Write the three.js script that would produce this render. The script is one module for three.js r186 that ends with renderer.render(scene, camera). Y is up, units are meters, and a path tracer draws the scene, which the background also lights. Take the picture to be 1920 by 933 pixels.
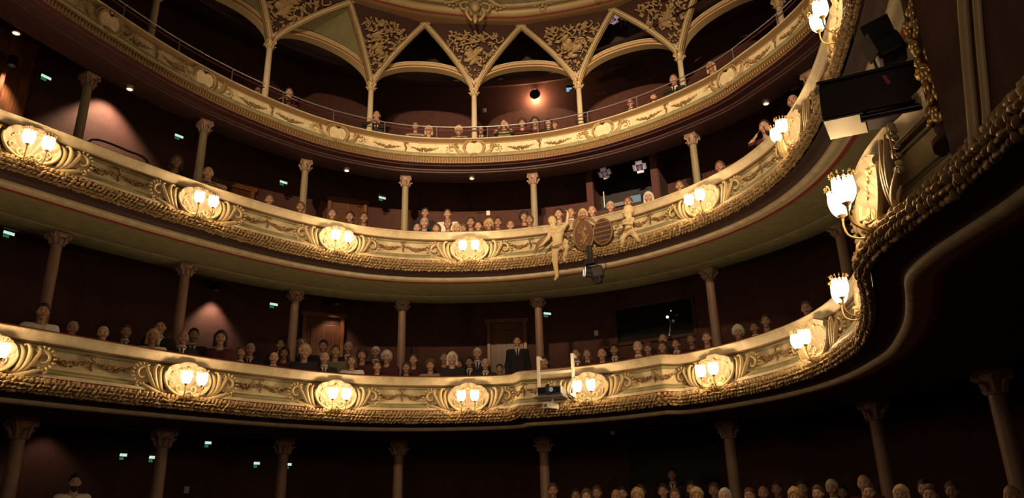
import * as THREE from 'three';
import { mergeGeometries, toCreasedNormals } from 'three/addons/utils/BufferGeometryUtils.js';
import { RoundedBoxGeometry } from 'three/addons/geometries/RoundedBoxGeometry.js';
import { RectAreaLightUniformsLib } from 'three/addons/lights/RectAreaLightUniformsLib.js';

// ------------------------------------------------------------------ camera, light, exposure
const scene = new THREE.Scene();
scene.background = new THREE.Color(0x000000);
const camera = new THREE.PerspectiveCamera(36.86, 1920 / 933, 0.1, 120);
camera.position.set(0, 1.6, 0);
camera.rotation.set(THREE.MathUtils.degToRad(20.168), 0, THREE.MathUtils.degToRad(-1.564), 'YXZ');
scene.add(camera);
const renderer = new THREE.WebGLRenderer({ antialias: true });
renderer.toneMapping = THREE.LinearToneMapping;
renderer.toneMappingExposure = 1.0;
renderer.shadowMap.enabled = true;
RectAreaLightUniformsLib.init();
const LAMP_CD = 1.3;                                  // candela of one sconce shade
const STAGE_CD = 1000;                                  // one of three unseen lanterns, inferred and aimed at the top gallery
const FILL_WASH_CD = 230;  // candela of the wide fill spot added for the lower tiers
const LAMP_COL = new THREE.Color().setRGB(1, 0.66, 0.33);
// soft unseen fill panel added behind the camera for frontal light
const stageFill = new THREE.RectAreaLight(new THREE.Color().setRGB(1, 0.72, 0.5), 0.7, 9, 5);
stageFill.position.set(-1.5, 4.6, 5.5);
stageFill.lookAt(-1, 8.5, -14);
scene.add(stageFill);

// ------------------------------------------------------------------ helpers
let seed = 12345;
const rnd = () => { seed = (seed * 1664525 + 1013904223) >>> 0; return seed / 4294967296; };
const rr = (a, b) => a + (b - a) * rnd();
const V = (x, y, z) => new THREE.Vector3(x, y, z);
const P = (x, y, depth) => new THREE.Vector3(x, y, -depth);
const taken = {};
function numbered(n) {
  if (taken[n] === undefined) { taken[n] = 0; return n; }
  taken[n]++; return n + '_' + String(taken[n]).padStart(3, '0');
}
function mesh(name, geo, mat, parent) {
  if (Array.isArray(geo)) geo = merge(geo);
  const m = new THREE.Mesh(geo, mat);
  m.castShadow = m.receiveShadow = true;
  m.name = parent === scene ? numbered(name) : name;
  parent.add(m);
  return m;
}
function merge(list) {
  const l = list.map(g => {
    let q = g.index ? g.toNonIndexed() : g;
    for (const k of Object.keys(q.attributes)) if (!['position', 'normal', 'uv'].includes(k)) q.deleteAttribute(k);
    if (!q.attributes.normal) q.computeVertexNormals();
    if (!q.attributes.uv) q.setAttribute('uv', new THREE.BufferAttribute(new Float32Array(q.attributes.position.count * 2), 2));
    return q;
  });
  return mergeGeometries(l);
}
function thing(name, label, category, group) {
  const o = new THREE.Group(); o.name = numbered(name); scene.add(o);
  o.userData = { label, category };
  if (group) o.userData.group = group;
  return o;
}
function structure(name, label, category) {
  const o = new THREE.Group(); o.name = name; scene.add(o);
  o.userData = { label, category, kind: 'structure' };
  return o;
}
const ORD = ['first', 'second', 'third', 'fourth', 'fifth', 'sixth', 'seventh', 'eighth', 'ninth', 'tenth', 'eleventh', 'twelfth', 'thirteenth', 'fourteenth', 'fifteenth'];
function box(w, h, d, x = 0, y = 0, z = 0, rx = 0, ry = 0, rz = 0) {
  const g = new THREE.BoxGeometry(w, h, d);
  g.applyMatrix4(new THREE.Matrix4().compose(V(x, y, z), new THREE.Quaternion().setFromEuler(new THREE.Euler(rx, ry, rz)), V(1, 1, 1)));
  return g;
}
function rbox(w, h, d, r, x = 0, y = 0, z = 0, rx = 0, ry = 0, rz = 0) {
  const g = new RoundedBoxGeometry(w, h, d, 2, r);
  g.applyMatrix4(new THREE.Matrix4().compose(V(x, y, z), new THREE.Quaternion().setFromEuler(new THREE.Euler(rx, ry, rz)), V(1, 1, 1)));
  return g;
}
function blob(x, y, z, sx, sy, sz, rz = 0, ry = 0, seg = 7) {
  const g = new THREE.SphereGeometry(1, seg, Math.max(4, seg - 2));
  g.applyMatrix4(new THREE.Matrix4().compose(V(x, y, z), new THREE.Quaternion().setFromEuler(new THREE.Euler(0, ry, rz)), V(sx, sy, sz)));
  return g;
}
function cyl(r0, r1, a, b, seg = 10) {          // from a to b
  const d = b.clone().sub(a), g = new THREE.CylinderGeometry(r1, r0, d.length(), seg);
  g.applyMatrix4(new THREE.Matrix4().compose(a.clone().add(b).multiplyScalar(.5), new THREE.Quaternion().setFromUnitVectors(V(0, 1, 0), d.normalize()), V(1, 1, 1)));
  return g;
}
// swept tube with a radius function and a flattening across z (for relief work)
function tube(pts, rad, seg = 7, n = 16, flat = 1) {
  const c = new THREE.CatmullRomCurve3(pts.map(p => Array.isArray(p) ? V(...p) : p));
  const fr = c.computeFrenetFrames(n, false), pos = [], idx = [], uv = [];
  for (let i = 0; i <= n; i++) {
    const t = i / n, p = c.getPointAt(t), r = typeof rad === 'function' ? rad(t) : rad;
    for (let j = 0; j <= seg; j++) {
      const a = j / seg * Math.PI * 2;
      const o = fr.normals[i].clone().multiplyScalar(Math.cos(a) * r).addScaledVector(fr.binormals[i], Math.sin(a) * r);
      pos.push(p.x + o.x, p.y + o.y, p.z + o.z * flat); uv.push(t, j / seg);
    }
  }
  for (let i = 0; i < n; i++) for (let j = 0; j < seg; j++) {
    const a = i * (seg + 1) + j, b = a + seg + 1;
    idx.push(a, b, a + 1, b, b + 1, a + 1);
  }
  const g = new THREE.BufferGeometry();
  g.setAttribute('position', new THREE.Float32BufferAttribute(pos, 3));
  g.setAttribute('uv', new THREE.Float32BufferAttribute(uv, 2));
  g.setIndex(idx); g.computeVertexNormals();
  return g;
}
function spiral(cx, cy, z, r0, r1, a0, a1, rad, flat = .7, n = 22) {   // a volute in the xy plane
  const pts = [];
  for (let i = 0; i <= 12; i++) { const t = i / 12, r = r0 + (r1 - r0) * t, a = a0 + (a1 - a0) * t; pts.push(V(cx + r * Math.cos(a), cy + r * Math.sin(a), z)); }
  return tube(pts, rad, 6, n, flat);
}

// ------------------------------------------------------------------ procedural materials
function noiseTex(size, fn, srgb) {
  const d = new Uint8Array(size * size * 4);
  for (let y = 0; y < size; y++) for (let x = 0; x < size; x++) {
    const c = fn(x / size, y / size), i = (y * size + x) * 4;
    d[i] = c[0]; d[i + 1] = c[1]; d[i + 2] = c[2]; d[i + 3] = 255;
  }
  const t = new THREE.DataTexture(d, size, size);
  t.wrapS = t.wrapT = THREE.RepeatWrapping; t.magFilter = THREE.LinearFilter; t.minFilter = THREE.LinearMipmapLinearFilter; t.generateMipmaps = true;
  if (srgb) t.colorSpace = THREE.SRGBColorSpace;
  t.needsUpdate = true; return t;
}
const lat = []; for (let i = 0; i < 4096; i++) lat.push(rnd());
function vnoise(x, y, per) {
  const xi = Math.floor(x), yi = Math.floor(y), fx = x - xi, fy = y - yi, s = t => t * t * (3 - 2 * t);
  const h = (a, b) => lat[(((a % per) + per) % per * 61 + ((b % per) + per) % per * 17 + per * 7) & 4095];
  const u = s(fx), v = s(fy);
  return (h(xi, yi) * (1 - u) + h(xi + 1, yi) * u) * (1 - v) + (h(xi, yi + 1) * (1 - u) + h(xi + 1, yi + 1) * u) * v;
}
const fbm = (u, v) => .5 * vnoise(u * 8, v * 8, 8) + .28 * vnoise(u * 20, v * 20, 20) + .22 * vnoise(u * 60, v * 60, 60);
const plasterMap = noiseTex(256, (u, v) => { const n = 205 + 50 * fbm(u, v); return [n, n * .985, n * .96]; }, true);
const bumpMap = noiseTex(256, (u, v) => { const n = 255 * fbm(u + .37, v + .11); return [n, n, n]; });
const woodMap = noiseTex(256, (u, v) => { const n = 150 + 90 * vnoise(u * 40, v * 3, 40) + 15 * vnoise(u * 90, v * 9, 90); return [n, n * .9, n * .8]; }, true);
const M = {};
function mat(name, r, g, b, rough, o = {}) {
  M[name] = new THREE.MeshStandardMaterial({ color: new THREE.Color().setRGB(r, g, b), roughness: rough, side: THREE.DoubleSide, ...o });
  return M[name];
}
const pl = { map: plasterMap, bumpMap, bumpScale: .003 };
mat('cream', .66, .57, .40, .55, pl);
mat('creamPanel', .70, .60, .40, .6, pl);
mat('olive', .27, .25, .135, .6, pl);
mat('green', .33, .31, .17, .55, pl);
mat('gold', .38, .275, .13, .45, { metalness: .2, bumpMap, bumpScale: .002 });
mat('paleGold', .50, .38, .20, .48, { metalness: .1, bumpMap, bumpScale: .002 });
mat('bronze', .20, .115, .05, .5, { metalness: .25 });
mat('shellCream', .34, .26, .18, .55, pl);
mat('ivory', .86, .74, .50, .6, pl);  // cream panel paint brightened for the strong light on the top gallery
mat('reliefGold', .34, .235, .115, .5, { metalness: .15, bumpMap, bumpScale: .002 });
mat('greyPanel', .3, .28, .2, .6);
mat('leafGold', .38, .26, .125, .5, { metalness: .2 });
mat('spandrelRed', .055, .016, .015, .7, pl);
mat('redLine', .24, .026, .022, .6);
mat('cove', .055, .02, .02, .6, pl);
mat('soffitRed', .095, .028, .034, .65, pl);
mat('wall', .095, .034, .028, .85, pl);
mat('railRed', .09, .01, .014, .5);
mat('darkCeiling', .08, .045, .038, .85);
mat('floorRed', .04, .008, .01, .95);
mat('velvet', .20, .012, .02, .95);
mat('column', .38, .32, .21, .5, pl);  // cream darkened for columns in the weaker light of the middle balcony
mat('columnShadedRose', .36, .23, .17, .5, pl);  // shade of the dim tiers is mixed into this rose column colour
mat('statue', .6, .46, .27, .45, { bumpMap, bumpScale: .002 });
mat('shieldA', .12, .045, .025, .6, { bumpMap, bumpScale: .006 });
mat('shieldB', .06, .022, .02, .6);
mat('black', .012, .011, .012, .5);
mat('blackGloss', .016, .012, .02, .22);
mat('blackBox', .016, .006, .01, .55);
mat('steel', .4, .4, .42, .35, { metalness: .8 });
mat('whitePaint', .78, .74, .66, .5);
mat('brass', .80, .56, .24, .3, { metalness: .7 });
mat('wood', .2, .08, .035, .45, { map: woodMap });
mat('trimWood', .34, .16, .07, .4, { map: woodMap });
mat('glassDark', .01, .01, .012, .08);
mat('plastic', .75, .72, .66, .5);
mat('pinkLabel', .55, .05, .2, .5);
mat('leafDark', .24, .15, .065, .42, { metalness: .25 });
function glow(name, r, g, b, k) {
  M[name] = new THREE.MeshStandardMaterial({ color: 0x000000, emissive: new THREE.Color().setRGB(r, g, b), emissiveIntensity: k, roughness: .5 });
}
glow('shade', 1, .78, .5, 3.2);
glow('bulb', 1, .82, .55, 7);
glow('downGlow', 1, .72, .55, 1.6);
glow('exitWhite', .75, 1, .82, .8);
glow('exitGreen', .10, .62, .22, .2);
glow('exitBlue', .35, .75, .95, .7);
glow('lensGlow', 1, .93, .85, 1.3);
glow('lensDim', .8, .6, .7, .1);
glow('screenGlow', .55, .75, .8, .28);
glow('pin', 1, .95, .85, 1.2);

// ------------------------------------------------------------------ plan curves (x, depth)
function planFromPoints(pts) {
  const c = new THREE.CatmullRomCurve3(pts.map(p => P(p[0], 0, p[1])), false, 'catmullrom', .5);
  c.arcLengthDivisions = 1500;
  return planFromSamples(c.getSpacedPoints(700).map(p => [p.x, p.z]));
}
function planFromSamples(a) {
  const n = a.length, s = [0], N = [];
  for (let i = 1; i < n; i++) s.push(s[i - 1] + Math.hypot(a[i][0] - a[i - 1][0], a[i][1] - a[i - 1][1]));
  for (let i = 0; i < n; i++) {
    const A = a[Math.max(0, i - 2)], B = a[Math.min(n - 1, i + 2)], l = Math.hypot(B[0] - A[0], B[1] - A[1]);
    N.push([-(B[1] - A[1]) / l, (B[0] - A[0]) / l]);
  }
  return {
    L: s[n - 1], a, N, s,
    at(q) {
      q = Math.min(Math.max(q, 0), s[n - 1] - 1e-6);
      let lo = 0, hi = n - 1; while (hi - lo > 1) { const m = (lo + hi) >> 1; if (s[m] <= q) lo = m; else hi = m; }
      const t = (q - s[lo]) / (s[hi] - s[lo]);
      const nx = N[lo][0] * (1 - t) + N[hi][0] * t, nz = N[lo][1] * (1 - t) + N[hi][1] * t, l = Math.hypot(nx, nz);
      return { x: a[lo][0] * (1 - t) + a[hi][0] * t, z: a[lo][1] * (1 - t) + a[hi][1] * t, nx: nx / l, nz: nz / l };
    },
    nearest(x, depth) { let b = 1e9, bi = 0; a.forEach((p, i) => { const d = (p[0] - x) ** 2 + (p[1] + depth) ** 2; if (d < b) { b = d; bi = i; } }); return s[bi]; },
    pt(q, u, y) { const p = this.at(q); return V(p.x + p.nx * u, y, p.z + p.nz * u); }
  };
}
const base = planFromPoints([[-8.2, 5.0], [-8.15, 6.5], [-7.85, 7.9], [-7.35, 9.0], [-6.85, 9.75], [-5.85, 11.2], [-4.8, 12.5], [-3.92, 13.36], [-3.01, 13.98], [-2.1, 14.33], [-1.1, 14.46], [0.01, 14.39], [1.36, 13.99], [2.35, 13.4], [3.2, 12.6], [3.75, 11.83], [4.05, 11.15], [4.2, 10.5], [4.24, 9.9], [4.2, 9.3], [4.1, 8.6], [3.9, 7.95], [3.6, 7.15], [3.25, 6.4], [2.95, 5.8], [2.84, 5.4], [2.8, 5.0], [2.8, 4.6], [2.8, 4.2], [2.76, 3.8], [2.7, 3.3], [2.65, 2.8]]);
const middle = planFromPoints([[-8.2, 5.0], [-8.15, 6.5], [-7.85, 7.9], [-7.35, 9.0], [-6.85, 9.75], [-5.85, 11.2], [-4.8, 12.5], [-3.92, 13.36], [-3.01, 13.98], [-2.1, 14.33], [-1.1, 14.46], [0.01, 14.39], [1.36, 13.99], [2.35, 13.4], [3.2, 12.6], [3.75, 11.83], [4.05, 11.15], [4.2, 10.5], [4.25, 9.9], [4.23, 9.3], [4.15, 8.6], [4.03, 7.95], [3.85, 7.1], [3.65, 6.3], [3.42, 5.5], [3.25, 4.9], [3.15, 4.4], [3.12, 3.9], [3.1, 3.0]]);
const sm = (a, b, x) => { const t = Math.min(Math.max((x - a) / (b - a), 0), 1); return t * t * (3 - 2 * t); };
// the lower balcony steps forward by 0.3 m right of its middle
const sA = base.nearest(0.0, 14.4), sB = base.nearest(2.8, 13.0);
const lower = planFromSamples(base.a.map((p, i) => { const b = .28 * sm(sA - .12, sA + .12, base.s[i]) * (1 - sm(sB - .12, sB + .12, base.s[i])); return [p[0] + base.N[i][0] * b, p[1] + base.N[i][1] * b]; }));
const upper = planFromPoints([[-7.9, 6.0], [-7.6, 8.0], [-7.2, 9.5], [-6.6, 11.0], [-5.98, 12.2], [-5.2, 13.3], [-4.2, 14.35], [-3.2, 15.0], [-2.2, 15.38], [-0.8, 15.52], [0.6, 15.38], [1.78, 14.98], [2.73, 14.43], [3.5, 13.82], [4.19, 13.1], [4.63, 12.34], [4.95, 11.7], [5.2, 11.0], [5.35, 10.2], [5.35, 9], [5.3, 7.5], [5.2, 5.5]]);
const backPlan = planFromPoints([[-11.6, 4.0], [-11.2, 8.2], [-10.3, 11.2], [-8.6, 13.9], [-6.6, 16.0], [-4.6, 17.35], [-2.4, 18.05], [-0.6, 18.2], [1.4, 17.95], [3.6, 17.0], [5.7, 15.3], [7.3, 13.2], [8.1, 11.0], [8.2, 8.5], [7.9, 6.0], [7.6, 3.0], [7.5, 1.0]]);
const Y1 = 4.3, Y2 = 7.324, Y3 = 10.1;

function sweep(plan, prof, y, s0 = 0, s1 = plan.L, ds = .09, crease = .7) {
  const n = Math.max(2, Math.ceil((s1 - s0) / ds)), m = prof.length, pos = [], uv = [], idx = [], len = [0];
  for (let j = 1; j < m; j++) len.push(len[j - 1] + Math.hypot(prof[j][0] - prof[j - 1][0], prof[j][1] - prof[j - 1][1]));
  for (let i = 0; i <= n; i++) {
    const s = s0 + (s1 - s0) * i / n, p = plan.at(s);
    for (let j = 0; j < m; j++) { pos.push(p.x + p.nx * prof[j][0], y + prof[j][1], p.z + p.nz * prof[j][0]); uv.push(s, len[j]); }
  }
  for (let i = 0; i < n; i++) for (let j = 0; j < m - 1; j++) { const a = i * m + j, b = a + m; idx.push(a, a + 1, b, b, a + 1, b + 1); }
  const g = new THREE.BufferGeometry();
  g.setAttribute('position', new THREE.Float32BufferAttribute(pos, 3));
  g.setAttribute('uv', new THREE.Float32BufferAttribute(uv, 2));
  g.setIndex(idx);
  return toCreasedNormals(g, crease);
}
function ribbon(pa, pb, y, thick, n = 120, a0 = 0, a1 = 1, b0 = 0, b1 = 1) {   // slab between two plan curves
  const pos = [], uv = [], idx = [];
  for (let i = 0; i <= n; i++) {
    const t = i / n, A = pa.at(pa.L * (a0 + (a1 - a0) * t)), B = pb.at(pb.L * (b0 + (b1 - b0) * t));
    for (const [q, h] of [[A, y], [B, y], [B, y - thick], [A, y - thick]]) { pos.push(q.x, h, q.z); uv.push(q.x, q.z); }
  }
  for (let i = 0; i < n; i++) for (let j = 0; j < 4; j++) { const a = i * 4 + j, b = i * 4 + (j + 1) % 4; idx.push(a, b, a + 4, b, b + 4, a + 4); }
  const g = new THREE.BufferGeometry();
  g.setAttribute('position', new THREE.Float32BufferAttribute(pos, 3)); g.setAttribute('uv', new THREE.Float32BufferAttribute(uv, 2)); g.setIndex(idx);
  return toCreasedNormals(g, .5);
}
function stand(o, plan, s, u, y) {   // put an object on the curve, local +z pointing into the hall
  const p = plan.at(s); o.position.set(p.x + p.nx * u, y, p.z + p.nz * u); o.rotation.y = Math.atan2(p.nx, p.nz); return o;
}

// ------------------------------------------------------------------ room shell
const floor = structure('floor', 'dark floor of the stalls below the balconies', 'floor');
mesh('floor_slab', [box(26, .2, 26, -1.5, -.1, -8)], M.floorRed, floor);
const sDeep0 = 0, sDeep1 = base.nearest(3.6, 7.15);
mesh('raised_tier', [sweep(base, [[-.1, 0], [-.1, .72], [-3.9, .72]], 0, sDeep0, sDeep1, .3)], M.floorRed, floor);

const back = structure('wall_back', 'dark red curved back wall behind the seats', 'wall');
mesh('wall_surface', [sweep(backPlan, [[0, 0], [0, 9.3]], 0, 0, backPlan.L, .25)], M.wall, back);
mesh('wall_surface', [sweep(backPlan, [[-.35, 0], [-.35, 15], [0, 15], [0, 9.3]], 0, 0, backPlan.L, .25)], M.wall, back);
const stageWall = structure('wall_stage', 'dark wall closing the stage side', 'wall');
mesh('wall_surface', [box(26, 16, .3, -1.5, 8, 8.2)], M.darkCeiling, stageWall);
mesh('wall_surface', [box(.3, 16, 12, -12.2, 8, 2.2), box(.3, 16, 12, 8.3, 8, 2.2)], M.darkCeiling, stageWall);

// ------------------------------------------------------------------ lower and middle balcony
const TORUS = []; for (let i = 0; i <= 8; i++) { const a = 1.35 - i / 8 * 2.9; TORUS.push([.035 + .075 * Math.cos(a), -.775 + .085 * Math.sin(a)]); }
function balcony(name, label, plan, y) {
  const o = structure(name, label, 'balcony');
  mesh('velvet_armrest', sweep(plan, [[-.34, -.05], [-.33, .0], [-.28, .03], [-.16, .038], [-.05, .028], [-.012, .0]], y), M.velvet, o);
  mesh('cap_moulding', sweep(plan, [[-.012, 0], [.012, -.004], [.02, -.016], [.014, -.03], [0, -.036], [-.012, -.05], [-.03, -.085], [-.056, -.125], [-.06, -.145], [-.075, -.15]], y), M.cream, o);
  mesh('fillet', sweep(plan, [[-.075, -.15], [-.062, -.158], [-.06, -.172], [-.075, -.182], [-.1, -.184]], y), M.bronze, o);
  mesh('panel_frame', sweep(plan, [[-.1, -.184], [-.1, -.205], [-.08, -.21], [-.078, -.228], [-.098, -.236]], y), M.green, o);
  mesh('front_panel', sweep(plan, [[-.098, -.236], [-.096, -.3], [-.086, -.36], [-.07, -.42], [-.046, -.475], [-.03, -.505]], y), M.creamPanel, o);
  mesh('green_moulding', sweep(plan, [[-.03, -.505], [-.012, -.508], [-.004, -.52], [-.012, -.535], [-.002, -.54], [.014, -.555], [.018, -.572], [.008, -.59]], y), M.green, o);
  mesh('lower_fillet', sweep(plan, [[.008, -.59], [.04, -.598], [.048, -.612], [.046, -.645]], y), M.cream, o);
  mesh('red_band', sweep(plan, [[.046, -.645], [.03, -.65], [.03, -.69]], y), M.redLine, o);
  mesh('garland_core', sweep(plan, TORUS, y), M.leafDark, o);
  mesh('under_cove', sweep(plan, [[.0, -.855], [-.04, -.87], [-.1, -.872], [-.15, -.885], [-.185, -.91], [-.2, -.935]], y), M.cove, o);
  mesh('soffit_moulding', sweep(plan, [[-.2, -.935], [-.2, -.965], [-.215, -.985], [-.25, -.998], [-.29, -.998], [-.315, -.985], [-.34, -.985], [-.35, -.972], [-.40, -.975]], y), M.cream, o);
  mesh('soffit_red_band', sweep(plan, [[-.40, -.975], [-.41, -.982], [-.47, -.982], [-.48, -.972]], y), M.redLine, o);
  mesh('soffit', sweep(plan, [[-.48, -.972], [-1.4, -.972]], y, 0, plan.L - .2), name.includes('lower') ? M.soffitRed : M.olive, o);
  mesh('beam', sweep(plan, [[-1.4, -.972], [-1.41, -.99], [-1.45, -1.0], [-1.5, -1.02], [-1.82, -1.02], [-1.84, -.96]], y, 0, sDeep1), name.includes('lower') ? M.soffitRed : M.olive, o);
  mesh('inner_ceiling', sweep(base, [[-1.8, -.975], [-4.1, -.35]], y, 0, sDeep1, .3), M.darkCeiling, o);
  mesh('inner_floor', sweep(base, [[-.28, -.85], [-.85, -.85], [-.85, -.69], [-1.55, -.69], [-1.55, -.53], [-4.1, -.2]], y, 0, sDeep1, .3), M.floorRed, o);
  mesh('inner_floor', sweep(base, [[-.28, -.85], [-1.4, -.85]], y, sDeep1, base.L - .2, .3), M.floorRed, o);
  mesh('parapet_back', sweep(plan, [[-.32, -.04], [-.32, -.86]], y), M.velvet, o);
  return o;
}
const bal1 = balcony('wall_lower_balcony', 'lower balcony front with cream panels, festoons and leaf garland', lower, Y1);
const bal2 = balcony('wall_middle_balcony', 'middle balcony front with cream panels, festoons and leaf garland', middle, Y2);

// leaf garland along the bottom edge: near leaves one by one, the far ones joined
const leafGeo = (() => {
  const g = new THREE.SphereGeometry(1, 7, 5); const p = g.attributes.position;
  for (let i = 0; i < p.count; i++) { const x = p.getX(i), y = p.getY(i), z = p.getZ(i); p.setXYZ(i, x * .042, y * .021 * (1 - .45 * x), z * .03 + .012 * (1 - y * y)); }
  g.computeVertexNormals(); return g;
})();
function garland(o, plan, y) {
  const near = plan.nearest(4.0, 8.2), step = .068; let count = 0;
  const spots = [];
  for (let s = .3; s < plan.L - .3; s += step) for (let k = 0; k < 5; k++) {
    const a = 1.0 - k * .54, p = plan.at(s + (k % 2) * step / 2 + rr(-.008, .008)), r = .082;
    const u = .035 + r * Math.cos(a), v = -.775 + (r + .008) * Math.sin(a);
    const m = new THREE.Matrix4(), yaw = Math.atan2(p.nx, p.nz);
    const q = new THREE.Quaternion().setFromEuler(new THREE.Euler(-a, yaw, 0, 'YXZ')).multiply(new THREE.Quaternion().setFromEuler(new THREE.Euler(rr(-.3, .3), rr(-.3, .3), rr(-.2, 1.2))));
    const k2 = rr(.85, 1.25);
    m.compose(V(p.x + p.nx * u, y + v, p.z + p.nz * u), q, V(k2, k2, k2));
    spots.push([s, m]);
  }
  const far = [];
  for (const [s, m] of spots) {
    if (s > near && count < 290 && s < plan.nearest(2.86, 4.2)) {
      const l = mesh('garland_leaf', leafGeo, M.leafGold, o); m.decompose(l.position, l.quaternion, l.scale); count++;
    } else far.push(m);
  }
  const inst = new THREE.InstancedMesh(leafGeo, M.leafGold, far.length);
  far.forEach((m, i) => inst.setMatrixAt(i, m)); inst.name = 'leaf_garland'; inst.userData.kind = 'stuff'; inst.castShadow = inst.receiveShadow = true;
  o.add(inst);
}
garland(bal1, lower, Y1); garland(bal2, middle, Y2);

// ------------------------------------------------------------------ top gallery front
const bal3 = structure('wall_top_gallery', 'top gallery front with cream panels, garlands and a beaded cornice', 'balcony');
mesh('cap', sweep(upper, [[-.22, -.03], [-.2, 0], [0, 0], [.012, -.008], [.01, -.026], [-.004, -.03]], Y3), M.cream, bal3);
mesh('cap_cove', sweep(upper, [[-.004, -.03], [-.02, -.05], [-.05, -.08], [-.065, -.11]], Y3), M.bronze, bal3);
mesh('panel_frame', sweep(upper, [[-.065, -.11], [-.05, -.115], [-.05, -.13], [-.07, -.135]], Y3), M.gold, bal3);
mesh('front_panel', sweep(upper, [[-.07, -.135], [-.066, -.22], [-.05, -.31], [-.025, -.4]], Y3), M.ivory, bal3);
mesh('gold_moulding', sweep(upper, [[-.025, -.4], [.005, -.405], [.01, -.42], [.0, -.435], [.02, -.445], [.026, -.47], [.012, -.495]], Y3), M.green, bal3);
mesh('cornice_band', sweep(upper, [[.012, -.495], [-.005, -.5], [-.02, -.52], [-.03, -.62], [-.045, -.64]], Y3), M.bronze, bal3);
mesh('soffit', sweep(upper, [[-.045, -.64], [-.1, -.65], [-.13, -.648], [-.14, -.664], [-.17, -.664], [-.18, -.65], [-.32, -.66]], Y3), M.soffitRed, bal3);
mesh('beam', sweep(upper, [[-.32, -.66], [-.33, -.69], [-.37, -.70], [-.38, -.725], [-.42, -.735], [-.9, -.735], [-.92, -.6]], Y3), M.cove, bal3);
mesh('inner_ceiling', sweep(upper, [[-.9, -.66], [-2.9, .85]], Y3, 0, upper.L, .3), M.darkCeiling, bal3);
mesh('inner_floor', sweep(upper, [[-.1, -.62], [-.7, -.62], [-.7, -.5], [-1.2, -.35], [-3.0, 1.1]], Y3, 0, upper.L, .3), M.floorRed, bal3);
mesh('parapet_back', sweep(upper, [[-.2, -.02], [-.2, -.62]], Y3), M.velvet, bal3);
{
  const bead = new THREE.SphereGeometry(1, 6, 5), n = Math.floor(upper.L / .062), inst = new THREE.InstancedMesh(bead, M.leafDark, n * 2);
  let c = 0;
  for (let i = 0; i < n; i++) {
    const p = upper.at(i * .062 + .02), yaw = Math.atan2(p.nx, p.nz), q = new THREE.Quaternion().setFromEuler(new THREE.Euler(0, yaw, 0));
    inst.setMatrixAt(c++, new THREE.Matrix4().compose(V(p.x - p.nx * .012, Y3 - .565, p.z - p.nz * .012), q, V(.021, .05, .024)));
    inst.setMatrixAt(c++, new THREE.Matrix4().compose(V(p.x - p.nx * .035, Y3 - .632, p.z - p.nz * .035), q, V(.014, .016, .014)));
  }
  inst.name = 'bead_cornice'; inst.userData.kind = 'stuff'; inst.castShadow = inst.receiveShadow = true; bal3.add(inst);
}

// ------------------------------------------------------------------ plaster ornament
function bend(g, R = 6) { const p = g.attributes.position; for (let i = 0; i < p.count; i++) p.setZ(i, p.getZ(i) + p.getX(i) ** 2 / (2 * R)); return g; }
function swagGeo(w, drop, sd) {           // hanging garland of fruit and leaves
  const old = seed; seed = sd; const l = [];
  const n = 15;
  for (let i = 0; i <= n; i++) {
    const t = i / n, x = (t - .5) * w, y = -drop * (1 - (2 * t - 1) ** 2), k = .5 + 1.15 * (1 - Math.abs(2 * t - 1));
    for (let j = 0; j < 3; j++) l.push(blob(x + rr(-.012, .012), y + rr(-.022, .022) * k, .02 + rr(0, .018), .022 * k * rr(.8, 1.2), .015 * k * rr(.8, 1.3), .018 * k, rr(-1.5, 1.5), 0, 6));
  }
  seed = old; return merge(l);
}
function dropGeo(sd) {                     // ribbon bow with a pendant of leaves
  const old = seed; seed = sd; const l = [];
  l.push(spiral(-.035, .02, .02, .03, .012, .4, 4.6, .009), spiral(.035, .02, .02, .03, .012, 2.74, -1.5, .009), blob(0, .02, .025, .018, .018, .018));
  for (let i = 0; i < 9; i++) l.push(blob(rr(-.03, .03) * (1 - i / 14), -.01 - i * .022, .02 + rr(0, .012), .024 * rr(.7, 1.1), .014, .016, rr(-1.2, 1.2), 0, 6));
  seed = old; return merge(l);
}
const swags = [swagGeo(.46, .075, 11), swagGeo(.46, .08, 52), swagGeo(.44, .07, 93)];
const drops = [dropGeo(7), dropGeo(71)];
const swagsTop = [swagGeo(.62, .06, 31), swagGeo(.60, .065, 77)];

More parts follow.
